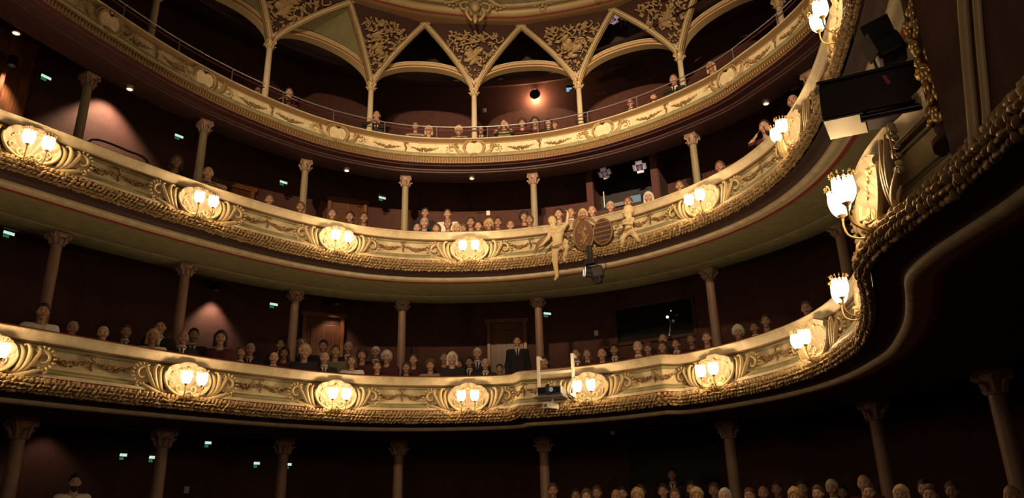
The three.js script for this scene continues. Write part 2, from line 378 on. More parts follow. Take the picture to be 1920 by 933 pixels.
// acanthus side scroll of a sconce (x to the right of the shell)
function acanthus() {
  const l = [], r = (a, b) => t => a * (1 - t) + b * t;
  const belly = (a) => t => a * (.35 + 1.3 * Math.sin(Math.PI * Math.min(1, t * .9 + .08)) * .8);
  l.push(tube([[.30, -.25, .05], [.40, -.17, .08], [.45, -.03, .09], [.45, .09, .08], [.41, .16, .07], [.37, .15, .07]], belly(.029), 8, 22, .9));
  l.push(tube([[.34, -.25, .05], [.47, -.15, .08], [.535, .0, .09], [.535, .13, .085], [.49, .19, .08], [.455, .165, .08]], belly(.028), 8, 22, .9));
  l.push(tube([[.38, -.245, .05], [.53, -.13, .08], [.61, .0, .08], [.66, .09, .075], [.66, .15, .07], [.62, .165, .07]], belly(.025), 8, 20, .9));
  l.push(spiral(.715, .02, .06, .12, .025, 2.5, -3.4, t => .028 * (1 - .45 * t)));
  for (let i = 0; i < 10; i++) { const a = 1.95 - i * .38; l.push(blob(.715 + .155 * Math.cos(a), .02 + .155 * Math.sin(a), .045, .034, .019, .026, a, 0, 6)); }
  l.push(tube([[.3, -.25, .05], [.5, -.22, .07], [.64, -.165, .06], [.72, -.14, .05], [.77, -.17, .04]], belly(.028), 8, 18, .8));
  l.push(tube([[.36, -.25, .04], [.56, -.245, .05], [.68, -.23, .04]], belly(.018), 6, 10, .8));
  l.push(blob(.78, -.165, .04, .035, .02, .022, .4));
  for (let i = 0; i < 4; i++) l.push(blob(.6 + i * .045, -.09 - .012 * i, .05, .03, .015, .02, .9 - i * .3, 0, 6));
  return bend(merge(l));
}
const acR = acanthus();
const acL = acR.clone().applyMatrix4(new THREE.Matrix4().makeScale(-1, 1, 1));
for (const k of ['position', 'normal', 'uv']) {          // keep the mirrored faces turned outward
  const a = acL.attributes[k], q = a.itemSize, A = a.array;
  for (let i = 0; i < a.count; i += 3) for (let c = 0; c < q; c++) { const t = A[(i + 1) * q + c]; A[(i + 1) * q + c] = A[(i + 2) * q + c]; A[(i + 2) * q + c] = t; }
}
// the scalloped shell plate
function shellGeo() {              // fan ribs rise from a hinge at the bottom to a scalloped oval edge that stands off the wall
  const pos = [], idx = [], uv = [], nr = 14, na = 110, a = .375, b = .265, hy = -.2;
  for (let j = 0; j <= na; j++) {
    const ph = (j / na - .5) * 4.1, sx = Math.sin(ph), sy = Math.cos(ph);
    const A = sx * sx / (a * a) + sy * sy / (b * b), B = 2 * hy * sy / (b * b), C = hy * hy / (b * b) - 1;
    const R = (-B + Math.sqrt(B * B - 4 * A * C)) / (2 * A) * (1 + .045 * Math.abs(Math.cos(ph * 4.6)));
    for (let i = 0; i <= nr + 2; i++) {
      const t = Math.min(1, .06 + .94 * i / nr), rib = .019 * t * (Math.abs(Math.sin(ph * 9.2)) * 2 - 1), ring = .006 * Math.sin(t * 30);
      let z = .03 + .085 * t * t + rib + ring + .022 * sm(.88, .97, t), k = R * t;
      if (i === nr + 1) { z = .11; k = R * 1.02; } if (i === nr + 2) { z = .0; k = R * .99; }
      pos.push(k * sx, hy + k * sy, z); uv.push(k * sx, hy + k * sy);
    }
  }
  const m = nr + 3;
  for (let j = 0; j < na; j++) for (let i = 0; i < m - 1; i++) { const p = j * m + i, q = p + m; idx.push(p, q, p + 1, q, q + 1, p + 1); }
  const g = new THREE.BufferGeometry(); g.setAttribute('position', new THREE.Float32BufferAttribute(pos, 3)); g.setAttribute('uv', new THREE.Float32BufferAttribute(uv, 2)); g.setIndex(idx);
  return toCreasedNormals(g, .8);
}
const shellG = shellGeo();
const shellScrolls = (() => {
  const l = [];
  for (const s of [-1, 1]) {
    l.push(spiral(s * .11, -.13, .1, .065, .015, s > 0 ? -1.6 : -1.54, s > 0 ? 4.6 : -7.74, t => .017 * (1 - .4 * t), .8, 30));
    l.push(spiral(s * .235, -.06, .105, .05, .012, s > 0 ? -1.2 : -1.94, s > 0 ? 4.2 : -7.3, t => .012, .8, 26));
    l.push(tube([[s * .02, -.245, .1], [s * .2, -.225, .13], [s * .33, -.13, .135], [s * .385, .0, .13], [s * .365, .09, .12], [s * .32, .11, .12]], t => .026 * (1 - .45 * t) + .003, 8, 24));
    for (let i = 0; i < 6; i++) { const a = .35 + i * .22; l.push(blob(s * .27 * Math.cos(a), .17 * Math.sin(a) + .01, .1, .02, .015, .01, 0, 0, 6)); }
  }
  l.push(blob(0, .19, .115, .03, .026, .016));
  return merge(l);
})();
const shellPendant = (() => {
  const l = [];
  for (let i = -2; i <= 2; i++) l.push(tube([[i * .012, -.2, .08], [i * .04, -.26, .1], [i * .055, -.31 + Math.abs(i) * .02, .085], [i * .075, -.315 + Math.abs(i) * .025, .06]], t => .017 * (1 - t) + .007, 6, 10));
  l.push(blob(0, -.205, .1, .03, .026, .03), blob(-.05, -.225, .09, .03, .02, .025), blob(.05, -.225, .09, .03, .02, .025));
  return merge(l);
})();
// one lamp: arm, cup, glass shade of hanging rods, crown
const shadeRods = (() => {
  const l = [];
  for (let i = 0; i < 12; i++) {
    const a = i / 12 * Math.PI * 2, c = Math.cos(a), s = Math.sin(a);
    l.push(tube([[c * .03, -.115, s * .03], [c * .05, -.08, s * .05], [c * .066, -.02, s * .066], [c * .07, .06, s * .07], [c * .074, .085, s * .074]], t => .0165 * Math.sin(Math.PI * (.12 + .8 * t)) + .004, 6, 8));
  }
  return merge(l);
})();
const shadeBulb = (() => { const g = new THREE.SphereGeometry(.036, 10, 8); g.scale(1, 1.7, 1); return g; })();
const shadeCrown = (() => {
  const l = [];
  for (let i = 0; i < 12; i++) {
    const a = i / 12 * Math.PI * 2, c = Math.cos(a), s = Math.sin(a);
    l.push(tube([[c * .072, .07, s * .072], [c * .076, .11, s * .076], [c * .088, .128, s * .088], [c * .098, .118, s * .098], [c * .094, .108, s * .094]], .0052, 5, 8));
    l.push(blob(c * .095, .113, s * .095, .008, .008, .008, 0, 0, 5));
  }
  l.push(new THREE.TorusGeometry(.076, .004, 5, 28).rotateX(Math.PI / 2).translate(0, .075, 0));
  l.push(new THREE.TorusGeometry(.066, .003, 5, 28).rotateX(Math.PI / 2).translate(0, -.04, 0));
  return merge(l);
})();
const shadeCup = merge([new THREE.LatheGeometry([[0, -.15], [.012, -.145], [.02, -.13], [.036, -.118], [.04, -.108], [.02, -.104], [0, -.104]].map(p => new THREE.Vector2(...p)), 14), blob(0, -.155, 0, .012, .016, .012)]);
const armGeo = s => merge([tube([[s * .02, -.235, .08], [s * .045, -.30, .14], [s * .09, -.315, .21], [s * .125, -.27, .30], [s * .128, -.2, .325], [s * .128, -.13, .325]], t => .0085, 7, 24)]);
const armR = armGeo(1), armL = armGeo(-1);
function sconce(plan, y, s, label, group, yawAt) {
  const o = thing('wall_sconce', label, 'wall lamp', group);
  const sh = mesh('shell_plate', shellG, M.shellCream, o); 
  mesh('scroll_relief', shellScrolls, M.paleGold, sh);
  mesh('leaf_pendant', shellPendant, M.paleGold, o).position.z = .11;
  mesh('acanthus_scroll', acL, M.paleGold, o); mesh('acanthus_scroll', acR, M.paleGold, o);
  for (const k of [-1, 1]) {
    mesh('lamp_arm', k > 0 ? armR : armL, M.brass, o);
    const lamp = mesh('lamp_shade', shadeRods, M.shade, o); lamp.position.set(k * .128, .02, .325);
    lamp.castShadow = false;
    const bl = mesh('bulb', shadeBulb, M.bulb, lamp); bl.castShadow = false;
    mesh('crown', shadeCrown, M.brass, lamp); mesh('cup', shadeCup, M.brass, lamp);
    const pt = new THREE.PointLight(LAMP_COL, LAMP_CD, 0, 2); pt.position.set(k * .128, .02, .325); pt.castShadow = true; pt.shadow.radius = 2.5; o.add(pt);
  }
  stand(o, plan, s, -.045, y - .42);
  if (yawAt) { const q = plan.at(plan.nearest(...yawAt)); o.rotation.y = (Math.atan2(q.nx, q.nz) + o.rotation.y) / 2; }
  return o;
}
const s1List = [[-8.0, 7.2], [-7.01, 9.6], [-5.37, 12.0], [-3.36, 13.8], [-0.9, 14.46], [1.43, 13.9], [3.36, 12.4], [4.15, 10.16], [3.82, 7.75], [2.81, 5.2]];
const s2List = [[-8.0, 7.1], [-6.96, 9.6], [-5.42, 11.8], [-3.44, 13.7], [-0.88, 14.46], [3.42, 12.24], [4.25, 9.75], [3.82, 7.0]];
const sc1 = [], sc2 = [];
s1List.forEach(([x, d], i) => {
  const s = lower.nearest(x, d); sc1.push(s);
  sconce(lower, Y1, s, i === 0 ? 'twin lamp shell sconce on the lower balcony, beyond the left picture edge' : i === 9 ? 'largest twin lamp shell sconce, under the dark box at right' : `twin lamp shell sconce on the lower balcony, ${ORD[i - 1]} from the left edge`, 'lamps of the lower balcony', i === 9 ? [2.98, 5.86] : null);
});
s2List.forEach(([x, d], i) => {
  const s = middle.nearest(x, d); sc2.push(s);
  sconce(middle, Y2, s, i === 0 ? 'twin lamp shell sconce on the middle balcony, beyond the left picture edge' : `twin lamp shell sconce on the middle balcony, ${ORD[i - 1]} from the left edge`, 'lamps of the middle balcony');
});
// festoons between the sconces
function festoons(o, plan, y, marks) {
  for (let i = 0; i + 1 < marks.length; i++) {
    const a = marks[i], b = marks[i + 1], m = (a + b) / 2, h = (b - a) / 2;
    const off = Math.min(.34, (.78 + h - .06) / 2 - .0), c = (.8 + h) / 2;
    for (const k of [-1, 1]) {
      const g = mesh('festoon', swags[(i + (k > 0)) % 3], M.leafDark, o), sx = Math.max(.7, (h - .86) / .46);
      stand(g, plan, m + k * (h - c), -.085, y - .315); g.scale.x = Math.min(1.3, sx);
    }
    stand(mesh('ribbon_drop', drops[i % 2], M.bronze, o), plan, m, -.085, y - .265);
  }
}
festoons(bal1, lower, Y1, sc1);
{ // the middle balcony has its figure group in place of one sconce
  const g = middle.nearest(1.55, 13.87), m = sc2.slice(); m.splice(5, 0, g); festoons(bal2, middle, Y2, m);
}

// ------------------------------------------------------------------ cartouches of the top gallery
const cartShield = (() => {
  const s = new THREE.Shape(); s.moveTo(0, -.16);
  s.bezierCurveTo(.12, -.17, .2, -.08, .19, .02); s.bezierCurveTo(.19, .12, .12, .16, .05, .13); s.bezierCurveTo(.03, .10, -.01, .09, -.03, .12);
  s.bezierCurveTo(-.12, .18, -.2, .1, -.19, .0); s.bezierCurveTo(-.19, -.1, -.12, -.17, 0, -.16);
  const g = new THREE.ExtrudeGeometry(s, { depth: .05, bevelEnabled: true, bevelSize: .02, bevelThickness: .02, bevelSegments: 3, curveSegments: 12 });
  return g;
})();
const cartFrame = (() => {
  const l = [];
  for (const s of [-1, 1]) {
    l.push(tube([[0, -.2, .06], [s * .15, -.19, .07], [s * .235, -.07, .08], [s * .225, .07, .08], [s * .15, .16, .08], [s * .05, .15, .07]], t => .022 - .008 * t, 7, 22));
    l.push(tube([[s * .05, .19, .06], [s * .16, .2, .07], [s * .25, .12, .06], [s * .28, .0, .05], [s * .25, -.06, .05]], t => .02 * Math.sin(Math.PI * (.2 + .7 * t)), 7, 18));
    l.push(spiral(s * .07, .185, .08, .045, .012, s > 0 ? -1.5 : -1.64, s > 0 ? 3.6 : -6.7, .012));
    for (let i = 0; i < 3; i++) l.push(tube([[s * .2, -.2 + i * .02, .03], [s * (.36 + .03 * i), -.14 + i * .05, .05], [s * (.45 + .02 * i), -.04 + i * .07, .05], [s * (.42 + .02 * i), .04 + i * .055, .045], [s * (.38 + .02 * i), .03 + i * .055, .04]], t => .02 * Math.sin(Math.PI * (.15 + .75 * t)) + .003, 7, 18));
    l.push(tube([[s * .08, -.22, .04], [s * .3, -.22, .04], [s * .46, -.17, .03], [s * .54, -.18, .03]], t => .019 * (1 - .6 * t), 6, 14));
    l.push(spiral(s * .56, -.03, .03, .1, .02, s > 0 ? 2.4 : .74, s > 0 ? -2.6 : 5.74, t => .017 * (1 - .4 * t)));
    for (let i = 0; i < 5; i++) l.push(blob(s * (.56 + .125 * Math.cos(1.7 - i * .6)), -.03 + .125 * Math.sin(1.7 - i * .6), .03, .024, .015, .016, 0, 0, 6));
  }
  for (let i = -2; i <= 2; i++) l.push(tube([[i * .025, -.16, .09], [i * .04, -.22, .11], [i * .045, -.28 + Math.abs(i) * .02, .09]], t => .017 - .006 * t, 6, 8));
  l.push(blob(0, .2, .07, .04, .025, .03));
  return bend(merge(l));
})();
const cartPlan = [[-6.75, 10.6], [-5.85, 12.4], [-3.8, 14.65], [-0.83, 15.53], [2.13, 14.86], [4.38, 12.83], [5.3, 10.5]], cartS = [];
cartPlan.forEach(([x, d], i) => {
  const s = upper.nearest(x, d); cartS.push(s);
  const o = thing('cartouche', `gilded cartouche on the top gallery front, ${ORD[i]} from the left`, 'cartouche', 'cartouches of the top gallery');
  mesh('shield', cartShield, M.ivory, o); mesh('scroll_frame', cartFrame, M.leafGold, o);
  stand(o, upper, s, -.06, Y3 - .265); o.scale.setScalar(.93);
});
for (let i = 0; i + 1 < cartS.length; i++) {
  const m = (cartS[i] + cartS[i + 1]) / 2;
  for (const k of [-1, 1]) stand(mesh('festoon', swagsTop[(i + (k > 0)) % 2], M.leafDark, bal3), upper, m + k * .43, -.055, Y3 - .255);
  const d = mesh('ribbon_drop', drops[i % 2], M.leafDark, bal3); stand(d, upper, m, -.055, Y3 - .19);
}

// ------------------------------------------------------------------ columns
function capitalGeo(h, r) {      // bell, leaves and corner volutes; y from 0 to h
  const bell = new THREE.LatheGeometry([[r * 1.02, 0], [r * 1.28, .02 * h], [r * 1.28, .08 * h], [r * 1.05, .1 * h], [r * 1.12, .4 * h], [r * 1.5, .82 * h], [r * 1.6, .86 * h]].map(p => new THREE.Vector2(...p)), 20);
  const l = [];
  for (let i = 0; i < 8; i++) {
    const a = i / 8 * Math.PI * 2, c = Math.cos(a), s = Math.sin(a), hh = i % 2 ? .72 : .5;
    l.push(tube([V(c * r * 1.1, .1 * h, s * r * 1.1), V(c * r * 1.3, hh * .6 * h, s * r * 1.3), V(c * r * 1.75, hh * h, s * r * 1.75), V(c * r * 1.95, hh * .82 * h, s * r * 1.95)], t => r * (.34 - .1 * t), 6, 8));
  }
  const vol = [];
  for (let i = 0; i < 4; i++) {
    const a = i * Math.PI / 2 + Math.PI / 4, g = new THREE.TorusGeometry(r * .42, r * .2, 6, 14);
    g.rotateY(-a); g.translate(Math.cos(a) * r * 1.75, .72 * h, Math.sin(a) * r * 1.75); vol.push(g, blob(Math.cos(a) * r * 1.75, .72 * h, Math.sin(a) * r * 1.75, r * .2, r * .2, r * .2));
  }
  const ab = [rbox(r * 2.9, .08 * h, r * 2.9, .006, 0, .9 * h, 0), rbox(r * 3.2, .07 * h, r * 3.2, .006, 0, .965 * h, 0)];
  return { bell, leaves: merge(l), vol: merge(vol), ab: merge(ab) };
}
function columnKit(y0, yc, yt, r) {
  const H = yc - y0;
  return {
    shaft: new THREE.LatheGeometry([[r * 1.12, .2], [r * 1.06, .24], [r * 1.04, .5], [r * 1.0, H * .6], [r * .92, H]].map(p => new THREE.Vector2(...p)), 20),
    base: new THREE.LatheGeometry([[0, 0], [r * 1.7, 0], [r * 1.7, .08], [r * 1.45, .09], [r * 1.5, .13], [r * 1.25, .16], [r * 1.3, .19], [r * 1.1, .21]].map(p => new THREE.Vector2(...p)), 20),
    cap: capitalGeo(yt - yc, r), y0, yc
  };
}
function column(kit, x, depth, m, mc, label, group) {
  const o = thing('column', label, 'column', group);
  o.position.set(x, kit.y0, -depth); o.rotation.y = Math.atan2(x + 1, depth - 8) * -1;
  mesh('shaft', kit.shaft, m, o); mesh('base', kit.base, m, o);
  const c = mesh('capital', kit.cap.bell, mc, o); c.position.y = kit.yc - kit.y0;
  mesh('acanthus_leaves', kit.cap.leaves, mc, c); mesh('volutes', kit.cap.vol, mc, c); mesh('abacus', kit.cap.ab, mc, c);
}
const ring = [[-8.6, 9.4], [-7.52, 11.49], [-6.13, 13.23], [-4.59, 15.08], [-2.48, 16.05], [0.55, 16.1], [3.95, 14.34], [5.67, 12.07], [6.1, 9.6]];
const kit0 = columnKit(.72, 2.975, 3.3, .105), kit1 = columnKit(Y1 - .53, 6.1, Y2 - 1.02, .09), kit2 = columnKit(Y2 - .53, 9.12, Y3 - .735, .08), kit3 = columnKit(Y3 - .62, 11.37, 11.56, .066);
ring.forEach(([x, d], i) => {
  const where = k => i === 0 ? `${k}, hidden past the left picture edge` : `${k}, ${ORD[i - 1]} from the left`;
  column(kit0, x, d, M.columnShadedRose, M.columnShadedRose, where('shade darkened rose column of the ground tier'), 'ground tier columns');
  column(kit1, x, d, M.columnShadedRose, M.columnShadedRose, where('shade darkened rose grey column on the lower balcony'), 'lower balcony columns');
  column(kit2, x, d, M.column, M.columnShadedRose, where('slim cream column on the middle balcony'), 'middle balcony columns');
});
const cols3 = [[-7.75, 9.9], [-6.81, 11.96], [-5.13, 13.64], [-3.26, 15.4], [-.82, 15.75], [1.71, 15.57], [3.94, 14.52], [5.61, 12.72], [6.4, 10.6]];
cols3.forEach(([x, d], i) => column(kit3, x, d, M.cream, M.paleGold, i === 0 ? 'slim cream arcade column of the top gallery, past the left edge' : `slim cream arcade column of the top gallery, ${ORD[i - 1]} from the left`, 'top gallery columns'));

// ------------------------------------------------------------------ vaulted arcade above the top gallery
const arc = structure('wall_top_arcade', 'gilded arcade of ribs, arches and relief spandrels under the ceiling', 'arcade');
const YS = 11.56, YA = 12.68;
const apex = [[-6.6, 10.6], [-5.2, 12.2], [-3.5, 13.79], [-1.9, 14.63], [.36, 14.82], [2.49, 14.31], [4.3, 12.9], [5.4, 11.1]];   // between column i and i+1
function ribCurve(c, a) {
  const C = P(c[0], YS, c[1]), A = P(a[0], YA, a[1]), k = C.clone().lerp(A, .26); k.y = YS + (YA - YS) * .5;
  return new THREE.QuadraticBezierCurve3(C, k, A);
}
function pathBox(fn, n, w, h, nrm) {       // box section: w along nrm, h across the path
  const pos = [], uv = [], idx = [];
  for (let i = 0; i <= n; i++) {
    const t = i / n, p = fn(t), d = fn(Math.min(1, t + .01)).sub(fn(Math.max(0, t - .01))).normalize(), b = d.clone().cross(nrm).normalize();
    for (const [a, c] of [[-1, -1], [1, -1], [1, 1], [-1, 1]]) { const q = p.clone().addScaledVector(nrm, a * w / 2).addScaledVector(b, c * h / 2); pos.push(q.x, q.y, q.z); uv.push(t * 2, a * .1 + c * .1); }
  }
  for (let i = 0; i < n; i++) for (let j = 0; j < 4; j++) { const a = i * 4 + j, b = i * 4 + (j + 1) % 4; idx.push(a, b, a + 4, b, b + 4, a + 4); }
  const g = new THREE.BufferGeometry(); g.setAttribute('position', new THREE.Float32BufferAttribute(pos, 3)); g.setAttribute('uv', new THREE.Float32BufferAttribute(uv, 2)); g.setIndex(idx);
  return toCreasedNormals(g, .5);
}
const archY = t => YS - .02 + .56 * Math.pow(Math.max(0, 1 - Math.pow(Math.abs(2 * t - 1), 2.3)), .55);
for (let i = 0; i + 1 < cols3.length; i++) {
  const c = cols3[i], d = cols3[i + 1], a = apex[i];
  const nrm = V(d[0] - c[0], 0, -(d[1] - c[1])).normalize(); const out = V(-nrm.z, 0, nrm.x);       // toward the hall
  const fn = t => P(c[0] + (d[0] - c[0]) * t, archY(t), c[1] + (d[1] - c[1]) * t);
  const ar = mesh('arch', pathBox(fn, 40, .2, .12, out), M.paleGold, arc);
  mesh('arch_edge', pathBox(t => fn(t).addScaledVector(out, .09).add(V(0, .075, 0)), 40, .07, .03, out), M.cream, ar);
  mesh('arch_red_line', pathBox(t => fn(t).addScaledVector(out, .085).add(V(0, -.012, 0)), 40, .05, .02, out), M.redLine, ar);
  for (const [from, k] of [[c, 1], [d, -1]]) {
    const rc = ribCurve(from, a), mid = out.clone().multiplyScalar(.8).add(V(0, -.6, 0)).normalize();
    const rb = mesh('rib', pathBox(t => rc.getPoint(t), 24, .1, .11, mid), M.gold, arc);
    mesh('rib_bead', tube([0, .2, .4, .6, .8, 1].map(t => rc.getPoint(t).addScaledVector(mid, .06)), .022, 7, 24), M.cream, rb);
    for (const s of [-1, 1]) mesh('rib_edge', pathBox(t => { const p = rc.getPoint(t), q = rc.getTangent(t).cross(mid).normalize(); return p.addScaledVector(q, s * .07).addScaledVector(mid, -.02); }, 24, .05, .03, mid), M.leafDark, rb);
  }
  mesh('apex_boss', [blob(a[0], YA - .02, -a[1], .07, .05, .06), blob(a[0] - .09, YA - .01, -a[1], .05, .03, .04, .4), blob(a[0] + .09, YA - .01, -a[1], .05, .03, .04, -.4)], M.gold, arc);
  if (i <= 2) {                              // the bays at left are closed by a plain olive vault
    const pos = [], idx = [], uv = [], n = 40, L = ribCurve(c, a), R = ribCurve(d, a);
    for (let j = 0; j <= n; j++) {
      const t = j / n, lo = fn(t).addScaledVector(out, -.06), hi = t < .5 ? L.getPoint(t * 2) : R.getPoint(2 - t * 2);
      for (let k = 0; k <= 6; k++) { const q = lo.clone().lerp(hi, k / 6).addScaledVector(out, -.12 * Math.sin(Math.PI * k / 6) - .03); pos.push(q.x, q.y, q.z); uv.push(t * 2, k / 6); }
    }
    for (let j = 0; j < n; j++) for (let k = 0; k < 6; k++) { const p = j * 7 + k; idx.push(p, p + 1, p + 7, p + 1, p + 8, p + 7); }
    const g = new THREE.BufferGeometry(); g.setAttribute('position', new THREE.Float32BufferAttribute(pos, 3)); g.setAttribute('uv', new THREE.Float32BufferAttribute(uv, 2)); g.setIndex(idx); g.computeVertexNormals();
    mesh('vault_panel', g, M.olive, arc);
  }
}
// spandrels with trophies in relief, above every column
for (let i = 1; i + 1 < cols3.length; i++) {
  const L = ribCurve(cols3[i], apex[i - 1]), R = ribCurve(cols3[i], apex[i]);
  const pos = [], idx = [], uv = [];
  for (let j = 0; j <= 12; j++) for (let k = 0; k <= 8; k++) { const t = j / 12, q = L.getPoint(t).lerp(R.getPoint(t), k / 8); pos.push(q.x, q.y, q.z); uv.push(k / 8 * t * 2, t); }
  for (let j = 0; j < 12; j++) for (let k = 0; k < 8; k++) { const p = j * 9 + k; idx.push(p, p + 1, p + 9, p + 1, p + 10, p + 9); }
  const g = new THREE.BufferGeometry(); g.setAttribute('position', new THREE.Float32BufferAttribute(pos, 3)); g.setAttribute('uv', new THREE.Float32BufferAttribute(uv, 2)); g.setIndex(idx); g.computeVertexNormals();
  const sp = mesh('spandrel', g, M.spandrelRed, arc);
  const l = [], core = []; seed = 900 + i * 37;
  const at = (t, k, lift) => { const p = L.getPoint(t).lerp(R.getPoint(t), k), q = L.getTangent(t).cross(R.getPoint(.9).sub(L.getPoint(.9))).normalize(); if (q.y > 0) q.negate(); return p.addScaledVector(q, lift); };
  const put = (list, t, k, a, b, c, rot) => { const p = at(t, k, .03), e = new THREE.SphereGeometry(1, 7, 5); const x = R.getPoint(t).sub(L.getPoint(t)).normalize(), z = at(t, k, .06).sub(p).normalize(), y = z.clone().cross(x).normalize();
    e.applyMatrix4(new THREE.Matrix4().makeScale(a, b, c)).applyMatrix4(new THREE.Matrix4().makeRotationZ(rot)).applyMatrix4(new THREE.Matrix4().makeBasis(x, y, z)).applyMatrix4(new THREE.Matrix4().makeTranslation(p.x, p.y, p.z)); list.push(e); };
  for (let j = 0; j < 130; j++) { const t = .25 + .66 * Math.sqrt(rnd()), k = .5 + (rnd() - .5) * .84 * (1 - .4 * sm(.75, .95, t)); put(l, t, k, rr(.035, .09), rr(.016, .036), rr(.02, .05), rr(-1.6, 1.6)); }
  for (let j = 0; j < 7; j++) { const t = .8 + rr(0, .1), k = .16 + j * .11; const a = at(t, k, .03), b = at(t - .05, k + .05, .06), c = at(t, k + .1, .05), d = at(t + .03, k + .06, .04); l.push(tube([a, b, c, d], .018, 6, 12)); }
  for (let j = 0; j < 9; j++) { const t = rr(.45, .75), k = rr(.38, .62), a = rr(-1.2, 1.2); put(core, t, k, rr(.09, .17), rr(.05, .1), .05, a); }
  for (let j = 0; j < 5; j++) { const t = rr(.42, .8), k0 = rr(.25, .45), a = at(t, k0, .05), b = at(Math.min(.9, t + .05), k0 + rr(.12, .2), .07), c = at(Math.min(.92, t + rr(.08, .14)), k0 + rr(.05, .3), .05); core.push(tube([a, b, c], .016, 6, 12)); }
  for (let j = 0; j < 9; j++) { const q = j / 9 * 6.28; put(l, .3 + .06 * Math.sin(q), .5 + .28 * Math.cos(q), .03, .018, .025, q); }
  mesh('relief_foliage', l, M.reliefGold, sp); mesh('relief_trophy', core, M.reliefGold, sp);
}
mesh('gallery_ceiling', sweep(upper, [[-.25, 2.06], [-.9, 2.2], [-3.2, 3.3]], Y3, 0, upper.L, .3), M.darkCeiling, arc);
mesh('attic_wall', sweep(upper, [[-.9, 2.1], [-.9, 3.9]], Y3, 0, upper.L, .3), M.darkCeiling, arc);

// ceiling: ring cornice and painted cove
const ringPlan = planFromPoints([[-7.0, 6.5], [-6.5, 9.5], [-5.2, 12.1], [-3.6, 13.5], [-2.36, 14.18], [-1.16, 14.52], [.08, 14.67], [1.08, 14.55], [2.0, 14.3], [2.8, 13.95], [4.3, 12.8], [5.2, 11], [5.5, 9], [5.4, 6.5]]);
const ceil = structure('ceiling', 'olive painted ceiling above a gilded ring cornice', 'ceiling');
mesh('cornice_lower_band', sweep(ringPlan, [[-.3, -.02], [-.02, -.01], [.03, .01], [.05, .035], [.04, .05]], YA + .02), M.bronze, ceil);
mesh('cornice_red_line', sweep(ringPlan, [[.04, .05], [.05, .055], [.07, .075]], YA + .02), M.redLine, ceil);
mesh('cornice_torus', sweep(ringPlan, [[.07, .075], [.11, .075], [.155, .095], [.18, .13], [.185, .17], [.18, .19]], YA + .02), M.paleGold, ceil);
mesh('cornice_groove', sweep(ringPlan, [[.18, .19], [.21, .21], [.225, .24]], YA + .02), M.bronze, ceil);
mesh('cornice_upper_band', sweep(ringPlan, [[.225, .24], [.255, .245], [.27, .27], [.265, .285]], YA + .02), M.cream, ceil);
mesh('ceiling_cove', sweep(ringPlan, [[.265, .285], [.5, .42], [.9, .6], [1.6, .85], [2.8, 1.1]], YA + .02, 0, ringPlan.L, .15), M.olive, ceil);
mesh('ceiling_field', [box(20, .2, 18, -1, YA + 1.3, -7.5)], M.olive, ceil);
mesh('frame_moulding', sweep(ringPlan, [[.38, .33], [.40, .325], [.43, .345], [.43, .37]], YA + .02), M.gold, ceil);
const ceilOrn = (() => {
  const l = [];
  for (const s of [-1, 1]) {
    l.push(tube([[s * .03, .1, .03], [s * .16, .12, .05], [s * .3, .04, .05], [s * .42, .03, .03]], t => .045 * (1 - .6 * t), 7, 14));
    l.push(spiral(s * .14, -.03, .05, .09, .02, s > 0 ? 2.2 : .94, s > 0 ? -3 : 6.14, t => .026 * (1 - .4 * t)));
    l.push(tube([[s * .1, -.04, .04], [s * .12, -.14, .05], [s * .05, -.24, .03]], t => .03 * (1 - .5 * t), 6, 10));
    for (let i = 0; i < 5; i++) l.push(blob(s * (.2 + i * .05), .0 + .02 * Math.sin(i * 2), .03, .03, .018, .02, i, 0, 6));
  }
  l.push(blob(0, .13, .05, .06, .05, .05), blob(0, -.02, .06, .07, .09, .06), blob(0, -.2, .03, .03, .08, .03));
  return merge(l);
})();
[[-2.75, 14.0, .55], [-.75, 14.6, 1.7], [.9, 14.6, .55], [2.2, 14.22, .7], [-4.4, 12.9, .7], [3.7, 13.35, .7]].forEach(([x, d, k]) => { const m = mesh('cornice_ornament', ceilOrn, M.paleGold, ceil); stand(m, ringPlan, ringPlan.nearest(x, d), .22, YA + .2); m.scale.setScalar(k); });
[[-2.0, .7], [-1.35, .75], [-.15, .8], [.35, .7], [1.5, .75]].forEach(([x, u], i) => { const m = mesh('ceiling_scroll', drops[i % 2], M.paleGold, ceil), s = ringPlan.nearest(x, 14.4); stand(m, ringPlan, s, u, YA + .02 + .4); m.rotateX(-1.1); m.scale.setScalar(1.5); });
mesh('roof_slab', [box(24, .3, 30, -1.5, 15.1, -7)], M.darkCeiling, ceil);

// unseen bar of stage lanterns, inferred behind the camera and aimed at the upper tiers
{
  const o = thing('stage_lantern_bar', 'unseen bar of stage lanterns over the proscenium, behind the camera', 'stage light');
  o.position.set(-1.5, 9.3, 3.2);
  mesh('pipe', cyl(.03, .03, V(-2.2, .35, 0), V(2.2, .35, 0)), M.black, o);
  for (const x of [-1.2, 0, 1.2]) {
    const h = mesh('lantern', [cyl(.16, .14, V(x, 0, .4), V(x, 0, 0), 20), rbox(.06, .4, .06, .01, x, .2, .2)], M.black, o);
    mesh('lens', cyl(.12, .12, V(x, 0, -.005), V(x, 0, .01), 20), M.lensGlow, h);
    if (x === 0) {   // wide fill spot added for the lower tiers, without a lantern body
      const w = new THREE.SpotLight(new THREE.Color().setRGB(1, .7, .4), FILL_WASH_CD, 0, .36, 1, 2); w.position.set(.25, 0, -.05); w.target.position.set(1.5, -2.3, -18); w.castShadow = true; w.shadow.radius = 5; o.add(w, w.target);
    }
    const sp = new THREE.SpotLight(new THREE.Color().setRGB(1, .7, .4), STAGE_CD * (x < 0 ? .7 : 1), 0, .235, 1, 2); sp.position.set(x, 0, -.05); sp.target.position.set(x * 2.8 + 1.8, .35, -18.4); sp.castShadow = true; sp.shadow.radius = 5; o.add(sp, sp.target);
  }
}

